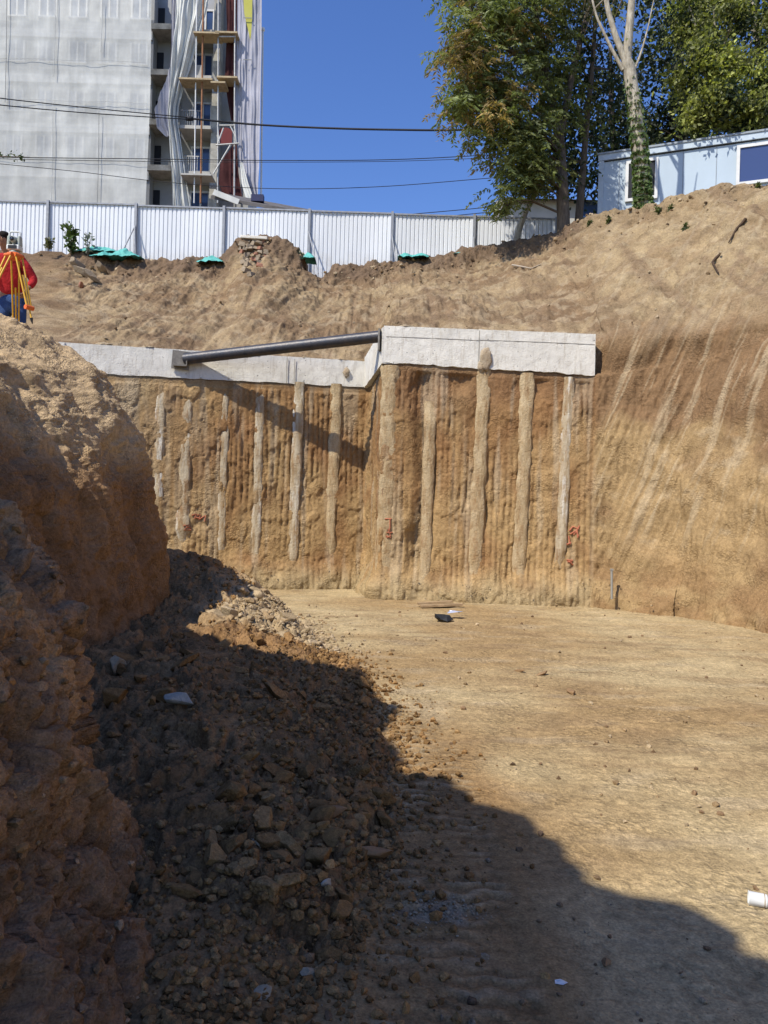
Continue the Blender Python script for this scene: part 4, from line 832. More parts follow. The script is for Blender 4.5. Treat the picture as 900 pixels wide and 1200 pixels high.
def leaves(C,size,col,rg,droop=.4,dirs=None,w=.45,colvar=.25):
    """one four-cornered leaf per centre C, pointing along dirs"""
    n=len(C); d=unit(n,rg) if dirs is None else dirs+.35*unit(n,rg); d[:,2]-=droop; d/=np.linalg.norm(d,axis=1)[:,None]
    s=np.cross(d,unit(n,rg)); s/=np.maximum(np.linalg.norm(s,axis=1)[:,None],1e-6); up=np.cross(s,d)
    L=(size*rg.uniform(.6,1.3,n))[:,None]; Wd=L*w
    V=np.stack([C,C+d*L*.45+s*Wd*.5+up*L*.06,C+d*L,C+d*L*.45-s*Wd*.5+up*L*.06],1).reshape(-1,3)
    c=col*(1+colvar*rg.normal(size=n))[:,None]; c=np.clip(c,.004,.9); return V,np.repeat(c,4,0)
def crown_blobs(blobs,per,rg,holes=0):
    out=[];idx=[]
    for i,(c,r,wt) in enumerate(blobs):
        n=int(per*wt); v=unit(n,rg)*(rg.uniform(.25,1,n)**.45)[:,None]*np.array(r); out.append(np.array(c)+v); idx.append(np.full(n,i))
    return np.concatenate(out),np.concatenate(idx)
def limb(mb,pts,r0,r1,n=9):
    k=len(pts); ps=[]
    for i in range(k-1):
        for t in np.linspace(0,1,6,endpoint=False): ps.append(Vector(pts[i]).lerp(Vector(pts[i+1]),t))
    ps.append(Vector(pts[-1])); ps=[p+Vector((rng_t.uniform(-1,1),rng_t.uniform(-1,1),0))*r0*.10 for p in ps]
    for _ in range(2):
        for i in range(1,len(ps)-1): ps[i]=ps[i]*.5+(ps[i-1]+ps[i+1])*.25
    m=len(ps); mb.tube(ps,[r0+(r1-r0)*i/(m-1) for i in range(m)],n); return ps
rng_t=random.Random(9)
def build_tree(name,trunks,bark,blobs,clusters,leafn,lsize,cols,label,frond=False,spread=.42,seed=1,twigs=True,droop=.35,extra=None,ivy=None,cat='tree'):
    rg=np.random.default_rng(seed); base=Vector(trunks[0][0][0]); t=thing(name,base,label,cat)
    mb=MB(); allp=[]
    for pts,r0,r1 in trunks: allp+=limb(mb,pts,r0,r1,10)
    C,ci=crown_blobs(blobs,clusters,rg)
    # boughs reach from the trunk toward the clumps
    ap=np.array([p[:] for p in allp]); 
    sel=rg.permutation(len(C))[:int(len(C)*.5)]
    for k in sel:
        c=C[k]; dist=np.linalg.norm(ap-c,axis=1)+np.maximum(0,ap[:,2]-c[2]+.2)*1.5; j=int(np.argmin(dist)); p=Vector(ap[j]); q=Vector(c)
        if (q-p).length<.3 or (q-p).length>4.5: continue
        mid=p.lerp(q,.5)+Vector((0,0,.12*(q-p).length)); L=(q-p).length; mb.tube([p,p.lerp(mid,.6),mid,mid.lerp(q,.55),q],[.014+.011*L,.012+.009*L,.010+.007*L,.009+.003*L,.006],5,False)
    mb.build('trunk',bark,t)
    if ivy is not None: ivy(t,allp,rg)
    Vs=[];Cs=[]
    sun=np.array([-.454,-.454,.766]); cen=np.array([b[0] for b in blobs])
    for k,c in enumerate(C):
        b=blobs[ci[k]]; tone=cols(c,b,rg); n=int(leafn*rg.uniform(.6,1.4))
        if frond:
            nf=max(2,n//14)
            for f in range(nf):
                a=rg.uniform(0,2*math.pi); d0=np.array([math.cos(a),math.sin(a),rg.uniform(-.1,.7)]); L=rg.uniform(.35,.62); s_=np.linspace(.12,1,8)
                o=c+rg.normal(size=3)*spread*.6; rach=o+d0[None]*s_[:,None]*L+np.array([0,0,-1])*(s_**2)[:,None]*L*.75
                side=np.cross(d0,[0,0,1]); side/=np.linalg.norm(side)+1e-6
                Ct=np.repeat(rach,2,0); dr=np.tile(np.stack([side,-side]),(8,1))+d0*.4
                v,cc=leaves(Ct,lsize,tone*rg.uniform(.7,1.3),rg,.75,dr*1.0,.36,.18); Vs.append(v);Cs.append(cc)
        else:
            pts=c+rg.normal(size=(n,3))*spread*np.array([1,1,.75]); v,cc=leaves(pts,lsize,tone,rg,droop,None,.6); Vs.append(v);Cs.append(cc)
    V=np.concatenate(Vs); F=np.arange(len(V)).reshape(-1,4)
    o=link('crown',np_mesh('crown',V-np.array(base),F,np.concatenate(Cs),False),M_LEAF,t)
    return t
def pxr(px,Y): return px/900.*Y
def blob(px,py,Y,rx,ry,rd,w=1.): return (tuple(at(px,py,Y)),(pxr(rx,Y),rd,pxr(ry,Y)),w)
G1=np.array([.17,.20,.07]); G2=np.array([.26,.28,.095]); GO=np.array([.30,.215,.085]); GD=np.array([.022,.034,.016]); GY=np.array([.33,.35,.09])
# 1: drooping tree on the left
d1=22.8
def col1(c,b,rg):
    out=(c[0]-b[0][0])/b[1][0]; k=rg.random()
    left=np.clip((4.6-c[0])/2.6,0,1)  # sun side painted in: greens get brighter toward the left
    if k<.36*left and c[2]>11.2: return GO*rg.uniform(.75,1.25)
    return (G1*(1-left)*.8+G1*left*1.15) if rg.random()<.6 else G2*(.45+.55*left)
P_=lambda px,py,dy=0:at(px,py,d1+dy)
build_tree('drooping_tree',[([P_(661,278),P_(659,225),P_(656,160,.2),P_(640,90,.3),P_(628,20,.2),P_(618,-60)],.20,.07),([P_(656,160,.2),P_(672,80,.6),P_(690,10,.6),P_(700,-50,.7)],.12,.05),([P_(642,96,.3),P_(600,60,-.4),P_(560,40,-.8)],.08,.03),([P_(655,150,.2),P_(610,120,-.3),P_(570,105,-.9)],.07,.03)],M_BARK,
  [blob(560,28,22,46,40,1.3,1.2),blob(548,88,22,36,42,1.1,1.1),blob(566,128,22,36,30,1.1,.9),blob(600,75,22.6,45,60,1.3,1.3),blob(610,165,22.6,40,34,1.1,.9),blob(608,205,22.6,28,22,.8,.55),blob(630,200,22.8,30,28,.8,.55),blob(620,10,22.6,50,45,1.5,1.2),blob(560,-40,22.2,50,40,1.4,.9),blob(640,-50,23,60,40,1.5,.9),blob(655,110,23.3,38,60,1.0,.8),blob(585,232,22.6,16,10,.4,.12)],
  24,165,.165,col1,'tall drooping tree whose sunlit side carries orange-tinged leaf tufts, at the fence end',frond=True,spread=.34,seed=4)
# 2: darker slim trunk next to it
d2=24.0; P_=lambda px,py,dy=0:at(px,py,d2+dy)
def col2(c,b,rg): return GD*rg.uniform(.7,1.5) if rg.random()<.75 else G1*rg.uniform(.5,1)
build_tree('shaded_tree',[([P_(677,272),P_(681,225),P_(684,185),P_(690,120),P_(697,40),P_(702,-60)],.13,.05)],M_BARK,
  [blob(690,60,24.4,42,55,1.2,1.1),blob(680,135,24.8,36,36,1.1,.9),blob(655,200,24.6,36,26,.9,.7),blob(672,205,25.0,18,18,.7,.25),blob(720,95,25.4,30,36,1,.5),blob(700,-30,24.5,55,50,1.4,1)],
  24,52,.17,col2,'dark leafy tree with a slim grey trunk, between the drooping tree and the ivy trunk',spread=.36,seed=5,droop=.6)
# 3: pale trunk clothed in ivy
d3=21.0; P_=lambda px,py,dy=0:at(px,py,d3+dy)
def ivy_fn(t,allp,rg):
    P3=np.array([p[:] for p in allp]); zmax=at(740,92,d3).z; P3=P3[P3[:,2]<zmax]; n=5200
    i=rg.integers(0,len(P3),n); a=rg.uniform(0,2*math.pi,n); f=(P3[i,2]-P3[:,2].min())/(zmax-P3[:,2].min()); rad=(.215-.085*f)*rg.uniform(.75,1.12,n)
    keep=rg.random(n)<np.clip(1.25-f*1.05,0,1); c=P3[i]+np.stack([np.cos(a)*rad,np.sin(a)*rad,rg.uniform(-.07,.07,n)],1); c=c[keep]; a=a[keep]
    dr=np.stack([np.cos(a)*.6,np.sin(a)*.6,-.5+0*a],1); tone=np.where((rg.random(len(c))<.5)[:,None],np.array([[.085,.14,.045]]),np.array([[.17,.22,.085]]))
    v,cc=leaves(c,.10,tone,rg,.3,dr,.85,.25); b=Vector(t.location); link('ivy',np_mesh('ivy',v-np.array(b),np.arange(len(v)).reshape(-1,4),cc,False),M_LEAF,t)
def col3(c,b,rg): return np.array([.16,.165,.062])*rg.uniform(.5,1.3)
build_tree('ivy_clad_tree',[([P_(755,250),P_(752,200),P_(746,140),P_(738,85),P_(734,72)],.20,.165),([P_(734,74),P_(738,30),P_(741,-10),P_(742,-70)],.13,.07),([P_(735,76),P_(722,45),P_(712,10),P_(700,-60)],.10,.05),([P_(730,82),P_(714,52),P_(698,18),P_(690,-20)],.055,.02),([P_(742,86),P_(752,60),P_(760,30),P_(766,0)],.035,.012)],M_BARKP,
  [blob(712,8,22.7,18,22,.5,.28),blob(757,50,21,12,26,.5,.07),blob(690,25,22.6,16,18,.4,.25),blob(764,0,22.6,14,20,.4,.08),blob(712,-40,23.2,40,30,.5,.6)],
  20,38,.11,col3,'pale forked tree with ivy climbing its lower trunk, standing before the blue cabin',spread=.30,seed=6,ivy=ivy_fn)
# 4: big green tree at the right
d4=25.3; P_=lambda px,py,dy=0:at(px,py,d4+dy)
def col4(c,b,rg):
    k=rg.random(); return GY*rg.uniform(.75,1.25) if k<.45 else G2*rg.uniform(.4,.9) if k<.72 else GD*1.3
build_tree('broadleaf_tree',[([P_(896,190),P_(895,130),P_(893,95),P_(889,50),P_(884,10),P_(880,-60)],.17,.07),([P_(893,90),P_(850,70,-.6),P_(820,70,-1.2)],.08,.03),([P_(889,50),P_(930,20),P_(960,-20)],.08,.03)],M_BARKP,
  [blob(845,30,24.3,42,42,1.2,1.2),blob(828,85,24,36,36,1.1,1.1),blob(862,100,23.8,40,32,1.1,1.1),blob(838,128,23.3,34,20,.9,.8),blob(815,140,23.3,14,8,.5,.25),blob(885,135,23.2,34,22,.9,.8),blob(905,60,24.4,30,50,1.2,.9),blob(880,-10,25,60,40,1.6,1.2),blob(930,110,23.6,40,40,1.2,.8),blob(800,10,25,26,36,1,.5)],
  34,95,.145,col4,'bright broadleaf tree with a pale trunk, its foliage hanging over the cabin roof',spread=.22,seed=7)
# 5, 6: dark trees beyond
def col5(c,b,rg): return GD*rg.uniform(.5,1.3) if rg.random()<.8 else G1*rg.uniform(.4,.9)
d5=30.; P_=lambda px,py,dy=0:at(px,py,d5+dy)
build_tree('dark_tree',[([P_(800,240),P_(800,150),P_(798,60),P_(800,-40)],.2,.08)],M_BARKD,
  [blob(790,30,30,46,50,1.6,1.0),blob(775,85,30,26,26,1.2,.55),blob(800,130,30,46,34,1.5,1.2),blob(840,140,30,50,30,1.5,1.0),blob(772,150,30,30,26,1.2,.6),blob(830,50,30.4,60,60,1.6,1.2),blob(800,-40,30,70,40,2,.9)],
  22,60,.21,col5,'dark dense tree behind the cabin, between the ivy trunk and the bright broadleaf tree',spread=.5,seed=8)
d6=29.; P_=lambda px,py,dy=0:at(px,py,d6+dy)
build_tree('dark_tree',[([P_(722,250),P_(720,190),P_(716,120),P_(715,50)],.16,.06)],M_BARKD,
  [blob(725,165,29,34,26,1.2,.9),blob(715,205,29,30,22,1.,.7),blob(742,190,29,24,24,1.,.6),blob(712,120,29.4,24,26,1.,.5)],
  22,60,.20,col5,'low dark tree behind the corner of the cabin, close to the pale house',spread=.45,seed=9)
# leaning bare trunk
mb=MB(); pts=[at(604,290,24.6),at(608,268,24.6),at(616,247,24.5),at(627,228,24.4),at(634,215,24.4)]; limb(mb,pts,.12,.08); tag(mb.build('leaning_trunk',M_BARKP),'bare pale trunk leaning away at the end of the white fence','trunk')
# ---- small plants
def small_plant(name,base,h,n,ls,tone,label,seed,stems=3,cat='plant'):
    rg=np.random.default_rng(seed); t=thing(name,base,label,cat); mb=MB(); Vs=[];Cs=[]
    for s in range(stems):
        tip=Vector(base)+Vector((rg.uniform(-.22,.22)*h,rg.uniform(-.15,.15)*h,h*rg.uniform(.75,1.05))); mid=Vector(base).lerp(tip,.5)+Vector((rg.uniform(-.06,.06)*h,0,0)); mb.tube([base,mid,tip],[.012,.009,.004],5)
        k=rg.uniform(.15,1.02,n); c=np.array([(Vector(base).lerp(mid,x*2) if x<.5 else mid.lerp(tip,x*2-1))[:] for x in k]); c+=rg.normal(size=c.shape)*.05*h
        v,cc=leaves(c,ls,np.array(tone)*np.ones((n,1)),rg,.1,None,.6,.3); Vs.append(v);Cs.append(cc)
    mb.build('stem',M_BARK,t); V=np.concatenate(Vs); link('foliage',np_mesh('foliage',V-np.array(base),np.arange(len(V)).reshape(-1,4),np.concatenate(Cs),False),M_LEAF,t)
small_plant('sapling',at(83,297,24.2),1.02,60,.16,(.07,.11,.025),'green leafy sapling in front of the white fence',1,4,'sapling')
small_plant('dry_weed',at(103,300,24.2),.75,16,.13,(.20,.22,.20),'grey dry weed leaning beside the sapling',2,4,'weed')
small_plant('dry_weed',at(57,293,24.0),.40,20,.12,(.13,.13,.06),'low brown weed at the foot of a fence post',3,5,'weed')
for i,(px,py,h,lab) in enumerate([(771,247,.20,'small weed on the rim right beside the ivy trunk'),(786,243,.15,'small weed on the rim under the middle of the cabin wall'),(803,264,.14,'green weed a little below the rim, under the cabin'),(712,258,.2,'thin weed at the corner of the cabin'),(690,262,.2,'low weed between the tree trunks and the cabin'),(888,217,.16,'dry weed on the rim below the blue cabin window')]):
    p=face_hit(px,py+3); small_plant('weed',p-Vector((0,0,.04)),h,14,.09,(.10,.12,.04),lab,10+i,4,'weed')
# twig with leaves entering at the left edge
rg=np.random.default_rng(3); a=at(-40,178,20); b=at(34,184,20); t=thing('leafy_twig',a,'thin leafy twig reaching in before the grey netting','twig')
mb=MB(); mb.tube([a,a.lerp(b,.5)+Vector((0,0,-.05)),b],[.02,.014,.005],5); mb.build('stem',M_BARK,t)
kk=rg.uniform(.1,1,70); c=np.array([a.lerp(b,x)[:] for x in kk])+rg.normal(size=(70,3))*.05; v,cc=leaves(c,.10,np.array([.06,.085,.03])*np.ones((70,1)),rg,.2,None,.5,.3); link('foliage',np_mesh('foliage',v-np.array(a),np.arange(len(v)).reshape(-1,4),cc,False),M_LEAF,t)
# ================================================================== surveyor
def skin_mesh(name,V,E,Rr,root=0,sub=2):
    me=bpy.data.meshes.new(name); me.from_pydata([tuple(v) for v in V],E,[]); o=bpy.data.objects.new(name,me); COL.objects.link(o)
    o.modifiers.new('s','SKIN'); 
    for i,r in enumerate(Rr): me.skin_vertices[0].data[i].radius=(r,r) if not isinstance(r,tuple) else r
    me.skin_vertices[0].data[root].use_root=True
    sb=o.modifiers.new('ss','SUBSURF'); sb.levels=sub; sb.render_levels=sub
    SC.view_layers[0].update(); dg=bpy.context.evaluated_depsgraph_get(); out=bpy.data.meshes.new_from_object(o.evaluated_get(dg)); bpy.data.objects.remove(o); bpy.data.meshes.remove(me)
    out.name=name; out.polygons.foreach_set('use_smooth',[True]*len(out.polygons)); return out
def cloth(name,c,var=.2): 
    k=NT(name); n=k.noise(9,5,.65); k.col(k.mix(1,c,k.ramp(n,[(.3,1-var),(.7,1+var)]),'MULTIPLY')); k.bump(k.noise(14,4,.6),.02); return k.fin(.9,0,.15)
M_SKIN=cloth('skin',(.36,.20,.13),.08); M_RED_SHIRT=cloth('red_shirt',(.46,.028,.032)); M_JEAN=cloth('blue_jeans',(.045,.085,.20),.3); M_HAIR=cloth('dark_hair',(.02,.016,.013)); M_SHOE=cloth('shoe',(.05,.04,.035)); M_EYE=plain('eye',(.02,.02,.02),.2)
ins=at(17,297.5,9.6)                      # tripod head
pb=Vector((at(15,330,10.35).x,10.35,0)); pb.z=at(15,347,10.35).z-.98
per=thing('person',pb,'person in a red long-sleeved shirt and blue jeans, bending to look through the survey instrument','person')
J={'pel':(0,0,.97),'wai':(0,-.03,1.12),'che':(0,-.11,1.31),'nb':(0,-.18,1.47),'nk':(0,-.235,1.545),'hd':(0,-.285,1.63),'tp':(0,-.30,1.71),
   'sl':(.165,-.14,1.425),'el':(.315,-.06,1.18),'wl':(.29,-.19,1.02),'sr':(-.165,-.16,1.425),'er':(-.30,-.30,1.19),'wr':(-.12,-.52,1.33),
   'hl':(.095,0,.92),'kl':(.13,-.04,.50),'al':(.14,.03,.09),'tl':(.16,-.13,.045),'hr':(-.095,0,.92),'kr':(-.13,-.06,.50),'ar':(-.16,.02,.09),'tr':(-.18,-.14,.045)}
names=list(J); ix={n:i for i,n in enumerate(names)}
Rb={'pel':(.15,.11),'wai':(.13,.10),'che':(.15,.105),'nb':.07,'nk':.052,'hd':(.072,.085),'tp':.055,'sl':.062,'el':.042,'wl':.029,'sr':.062,'er':.042,'wr':.029,'hl':.085,'kl':.058,'al':.042,'tl':.036,'hr':.085,'kr':.058,'ar':.042,'tr':.036}
ED=[('pel','wai'),('wai','che'),('che','nb'),('nb','nk'),('nk','hd'),('hd','tp'),('che','sl'),('sl','el'),('el','wl'),('che','sr'),('sr','er'),('er','wr'),('pel','hl'),('hl','kl'),('kl','al'),('al','tl'),('pel','hr'),('hr','kr'),('kr','ar'),('ar','tr')]
body=skin_mesh('person_body',[J[n] for n in names],[(ix[a],ix[b]) for a,b in ED],[Rb[n] for n in names])
# hands, nose, ears go into the same body mesh
import bmesh
hb=MB()
def hand(wr,d,side,up):
    wr=Vector(wr); d=Vector(d).normalized(); up=Vector(up).normalized(); s_=d.cross(up).normalized()*side
    hb.tube([wr,wr+d*.04,wr+d*.085],[.024,.036,.030],8)
    for k_,(o,L) in enumerate(((-.028,.062),(-.010,.074),(.010,.070),(.027,.055))):
        b0=wr+d*.075+s_*o; b1=b0+d*L*.5-up*.008; b2=b1+d*L*.35-up*.022; b3=b2+d*L*.15-up*.016; hb.tube([b0,b1,b2,b3],[.0095,.009,.0082,.006],6)
    b0=wr+d*.03-s_*.028; b1=b0+d*.025-s_*.022-up*.008; b2=b1+d*.032-s_*.004-up*.008; hb.tube([b0,b1,b2],[.012,.0105,.007],6)
hand(J['wl'],(-.03,-.10,-.16),1,(1,.2,0)); hand(J['wr'],(.13,-.12,.06),-1,(0,0,1))
hc=Vector(J['hd'])
hb.tube([hc+Vector((0,-.085,.025)),hc+Vector((0,-.108,-.012)),hc+Vector((0,-.09,-.022))],[.010,.016,.012],8)
for s_ in (-1,1): hb.tube([hc+Vector((s_*.078,.0,-.02)),hc+Vector((s_*.088,.006,.005)),hc+Vector((s_*.082,.008,.03))],[.010,.016,.010],8)
hb.tube([hc+Vector((-.024,-.088,-.048)),hc+Vector((0,-.096,-.050)),hc+Vector((.024,-.088,-.048))],[.004,.008,.004],6)
bm=bmesh.new(); bm.from_mesh(body); t2=bpy.data.meshes.new('t'); t2.from_pydata(hb.v,[],hb.f); bm.from_mesh(t2); bm.to_mesh(body); bm.free(); bpy.data.meshes.remove(t2); body.polygons.foreach_set('use_smooth',[True]*len(body.polygons))
link('body',body,M_SKIN,per)
eb=MB()
for s_ in (-1,1): o_=lump('eye',per.location+hc+Vector((s_*.031,-.080,.012)),(.011,.011,.011),M_EYE,per,0,2,0)
def garment(name,verts,edges,mat,root=0):
    ns=list(verts); ii={n:i for i,n in enumerate(ns)}; me=skin_mesh(name,[verts[n][0] for n in ns],[(ii[a],ii[b]) for a,b in edges],[verts[n][1] for n in ns],root)
    v=np.zeros(len(me.vertices)*3,np.float32); me.vertices.foreach_get('co',v); v=v.reshape(-1,3); w_=.012*fbm(v[:,0]*9,v[:,1]*9,v[:,2]*6,3,True); v+=w_[:,None]*np.array([.6,-1,.2]); me.vertices.foreach_set('co',v.ravel()); me.update(); return link(name,me,mat,per)
L3=lambda a,b,t: tuple(np.array(J[a])*(1-t)+np.array(J[b])*t)
garment('shirt',{'hem':((0,.0,.95),(.175,.135)),'wai':(J['wai'],(.165,.13)),'che':(J['che'],(.185,.135)),'nb':((0,-.165,1.455),.085),'sl':(J['sl'],.085),'el':(J['el'],.062),'wl':(L3('el','wl',.78),.046),'sr':(J['sr'],.085),'er':(J['er'],.062),'wr':(L3('er','wr',.85),.044)},
  [('hem','wai'),('wai','che'),('che','nb'),('che','sl'),('sl','el'),('el','wl'),('che','sr'),('sr','er'),('er','wr')],M_RED_SHIRT)
garment('jeans',{'wa':((0,0,1.02),(.155,.12)),'pel':((0,.005,.92),(.165,.125)),'hl':((.1,0,.82),.105),'kl':(J['kl'],.078),'al':((.14,.03,.08),.068),'hr':((-.1,0,.82),.105),'kr':(J['kr'],.078),'ar':((-.16,.02,.08),.068)},
  [('wa','pel'),('pel','hl'),('hl','kl'),('kl','al'),('pel','hr'),('hr','kr'),('kr','ar')],M_JEAN)
lump('hair',per.location+hc+Vector((0,.022,.055)),(.088,.095,.070),M_HAIR,per,3,3,.06)
for s_,k_ in ((1,'tl'),(-1,'tr')): lump('shoe',per.location+Vector(J[k_])+Vector((-.005*s_,.06,.0)),(.052,.145,.055),M_SHOE,per,4,3,.04)
# ---- tripod and instrument
M_YEL2=plain('tripod_yellow',(.72,.40,.03),.5,0,.4,.08); M_ORG=plain('tripod_orange',(.75,.16,.03),.5,0,.4,.08); M_BLK=plain('black_plastic',(.02,.02,.02),.45)
tp=thing('tripod',ins,'yellow and orange surveying tripod standing on the shaded bank crest','tripod')
mb=MB(); mb.lathe(ins+Vector((0,0,-.05)),[(0,0),(.085,0),(.095,.02),(.085,.05),(0,.05)],20); mb.build('head_plate',M_ORG,tp)
tips=[at(37.5,377,9.42),at(-16,352,9.25),Vector((ins.x-.16,ins.y+.45,ins.z-1.15))]
tips[0].z=min(tips[0].z,ins.z-.7)
for i,tpnt in enumerate(tips):
    dxy=Vector((tpnt.x-ins.x,tpnt.y-ins.y,0)).normalized(); top=ins+dxy*.085+Vector((0,0,-.035)); ax=(tpnt-top); Ln=ax.length; ax.normalize(); sd=ax.cross(dxy).normalized() if ax.cross(dxy).length>1e-3 else Vector((1,0,0))
    mb=MB()
    for s_ in (-1,1):
        a=top+sd*s_*.045; b=top+ax*Ln*.80+sd*s_*.030
        mb.tube([a,b],.0115,8)
    lg=mb.build('leg',M_YEL2,tp)
    mb=MB(); mb.tube([top+ax*Ln*.30,top+ax*Ln*.97],[.013,.010],8); mb.build('leg_extension',M_YEL2,lg)
    mb=MB(); c0=top+ax*Ln*.79; mb.tube([c0-sd*.055,c0+sd*.055],.030,8); c1=top; mb.tube([c1-sd*.06,c1+sd*.06],.026,8); mb.build('clamp',M_ORG,lg)
    mb=MB(); mb.tube([top+ax*Ln*.95,top+ax*Ln*1.03],[.02,.006],8); mb.build('foot_spike',M_BLK,lg)
M_TS=plain('instrument_grey',(.42,.46,.39),.45,0,.4,.08); M_TSW=plain('instrument_white',(.74,.76,.70),.45,0,.4,.06); M_LENS=NT('lens').col((.01,.01,.012)).fin(.08,0,.8)
sv=thing('survey_instrument',ins,'grey-green survey instrument with a carrying handle and black lens, on the yellow tripod','survey instrument')
S_=.80
def sp(x_,y_,z_): return ins+Vector((x_*S_,y_*S_,z_*S_))
mb=MB(); mb.lathe(sp(0,0,.0),[(0,0),(.075*S_,0),(.08*S_,.02*S_),(.06*S_,.045*S_),(0,.045*S_)],18); mb.build('base',M_TS,sv)
mb=MB(); mb.box(sp(0,0,.085),(.20*S_,.15*S_,.08*S_)); y_=mb.build('yoke',M_TSW,sv,bevel=.012)
for s_ in (-1,1): mb=MB(); mb.box(sp(s_*.080,0,.195),(.045*S_,.12*S_,.15*S_),taper=.82); mb.build('yoke_arm',M_TS,sv,bevel=.010)
mb=MB(); mb.lathe(sp(0,-.10,.205),[(0,0),(.042*S_,0),(.050*S_,.015*S_),(.050*S_,.06*S_),(.058*S_,.08*S_),(.058*S_,.15*S_),(.03*S_,.18*S_),(.022*S_,.23*S_),(0,.23*S_)],20,'Y'); te=mb.build('telescope',M_TS,sv)
mb=MB(); mb.lathe(sp(0,-.103,.205),[(0,0),(.036*S_,0),(.036*S_,.006),(0,.006)],20,'Y'); mb.build('lens',M_LENS,te)
mb=MB(); mb.tube([sp(-.085,0,.265),sp(-.085,0,.325),sp(-.06,0,.345),sp(.06,0,.345),sp(.085,0,.325),sp(.085,0,.265)],.012*S_*1.3,8); mb.build('handle',M_TSW,sv)
mb=MB(); mb.box(sp(0,-.078,.085),(.13*S_,.01*S_,.055*S_)); mb.build('display',M_BLK,sv)
# ================================================================== clods and litter
def rock_mesh(name,seed,sub=4,planes=14,col=None):
    bm=bmesh.new(); bmesh.ops.create_icosphere(bm,subdivisions=sub,radius=1); V=np.array([v.co[:] for v in bm.verts],np.float32); F=np.array([[v.index for v in f.verts] for f in bm.faces]); bm.free()
    rg=np.random.default_rng(seed)
    for n in unit(planes,rg):
        d=rg.uniform(.40,.72); h=V@n-d; V-=np.clip(h,0,None)[:,None]*n
    V*=(1.25+.10*fbm(V[:,0]*2.2+seed,V[:,1]*2.2,V[:,2]*2.2,3)+.05*fbm(V[:,0]*7+seed,V[:,1]*7,V[:,2]*7,3))[:,None]; V*=np.array([1,rg.uniform(.65,.95),rg.uniform(.5,.8)])
    if col is None: return V,F
    return np_mesh(name,V,F,np.ones_like(V)*np.array(col)[None]*(1+.25*fbm(V[:,0]*3,V[:,1]*3,V[:,2]*3+seed,3))[:,None],True)
M_CLOD=soil_mat('clod_soil',2.2,.012)
cl_tones={'dark':[(.33,.185,.072),(.245,.135,.053),(.38,.22,.09)],'mix':[(.36,.21,.085),(.27,.155,.062),(.40,.25,.11),(.31,.18,.073)],'lit':[(.50,.375,.22),(.44,.31,.17),(.54,.42,.27)]}  # sunlit and shaded tones of one soil, light put into the colour
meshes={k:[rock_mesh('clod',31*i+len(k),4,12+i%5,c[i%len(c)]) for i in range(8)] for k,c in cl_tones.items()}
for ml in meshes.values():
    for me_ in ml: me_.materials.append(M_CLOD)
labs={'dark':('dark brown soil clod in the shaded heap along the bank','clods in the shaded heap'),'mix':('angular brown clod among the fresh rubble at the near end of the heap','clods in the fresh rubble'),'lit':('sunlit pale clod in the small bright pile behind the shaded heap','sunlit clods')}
rk=random.Random(21); placed=[]
def try_place(kind,xr,yr,smin,smax,n,cond=None,pw=2.2):
    k=0; tries=0
    while k<n and tries<n*40:
        tries+=1; y_=rk.uniform(*yr); x_=rk.uniform(*xr); s_=smin+(smax-smin)*rk.random()**pw
        if cond and not cond(x_,y_): continue
        if any((x_-a)**2+(y_-b)**2<(.62*(s_+c))**2 for a,b,c in placed): continue
        px=450+900*x_/y_; z_=floor_z(x_,y_)
        if px<118: continue
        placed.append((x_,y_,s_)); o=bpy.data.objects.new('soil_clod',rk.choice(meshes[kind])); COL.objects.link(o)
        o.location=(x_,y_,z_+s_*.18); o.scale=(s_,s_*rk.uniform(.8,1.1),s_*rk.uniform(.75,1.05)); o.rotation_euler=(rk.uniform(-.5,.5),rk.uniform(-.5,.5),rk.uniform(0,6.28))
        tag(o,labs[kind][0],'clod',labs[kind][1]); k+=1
he=lambda x_,y_: float(np.interp(y_,HEAP_Y,HEAP_X))
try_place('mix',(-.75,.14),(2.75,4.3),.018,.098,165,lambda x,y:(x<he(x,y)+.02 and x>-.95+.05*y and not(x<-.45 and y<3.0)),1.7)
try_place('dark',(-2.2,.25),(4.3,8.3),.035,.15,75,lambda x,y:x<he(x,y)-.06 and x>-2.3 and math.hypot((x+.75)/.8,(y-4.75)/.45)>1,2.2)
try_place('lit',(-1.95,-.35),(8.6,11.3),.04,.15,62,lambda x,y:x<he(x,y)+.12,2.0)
# loose crumbs nobody could count
bm=bmesh.new(); bmesh.ops.create_icosphere(bm,subdivisions=1,radius=1); IV=np.array([v.co[:] for v in bm.verts],np.float32); IF=np.array([[v.index for v in f.verts] for f in bm.faces]); bm.free()
def crumbs(name,pts,tones,label,zs=None):
    rg=np.random.default_rng(5); Vs=[];Fs=[];Cs=[]; var=[]
    for i in range(14): 
        v=IV.copy()
        for n in unit(5,rg): v-=np.clip(v@n-rg.uniform(.45,.8),0,None)[:,None]*n
        var.append(v*np.array([1,rg.uniform(.65,1),rg.uniform(.5,.85)])*(1+.12*rg.normal(size=(len(v),1))))
    for i,(x_,y_,s_) in enumerate(pts):
        a=rg.uniform(0,6.28); v=var[i%14]@np.array([[math.cos(a),math.sin(a),0],[-math.sin(a),math.cos(a),0],[0,0,1]])*s_+np.array([x_,y_,(floor_z(x_,y_) if zs is None else zs[i])+s_*.25])
        Vs.append(v);Fs.append(IF+len(IV)*i);c=np.array(tones[rg.integers(len(tones))])*rg.uniform(.75,1.25);Cs.append(np.repeat(c[None],len(IV),0))
    return tag(link(name,np_mesh(name,np.concatenate(Vs),np.concatenate(Fs),np.concatenate(Cs),False),M_CLOD),label,None,None,'stuff')
pts=[]
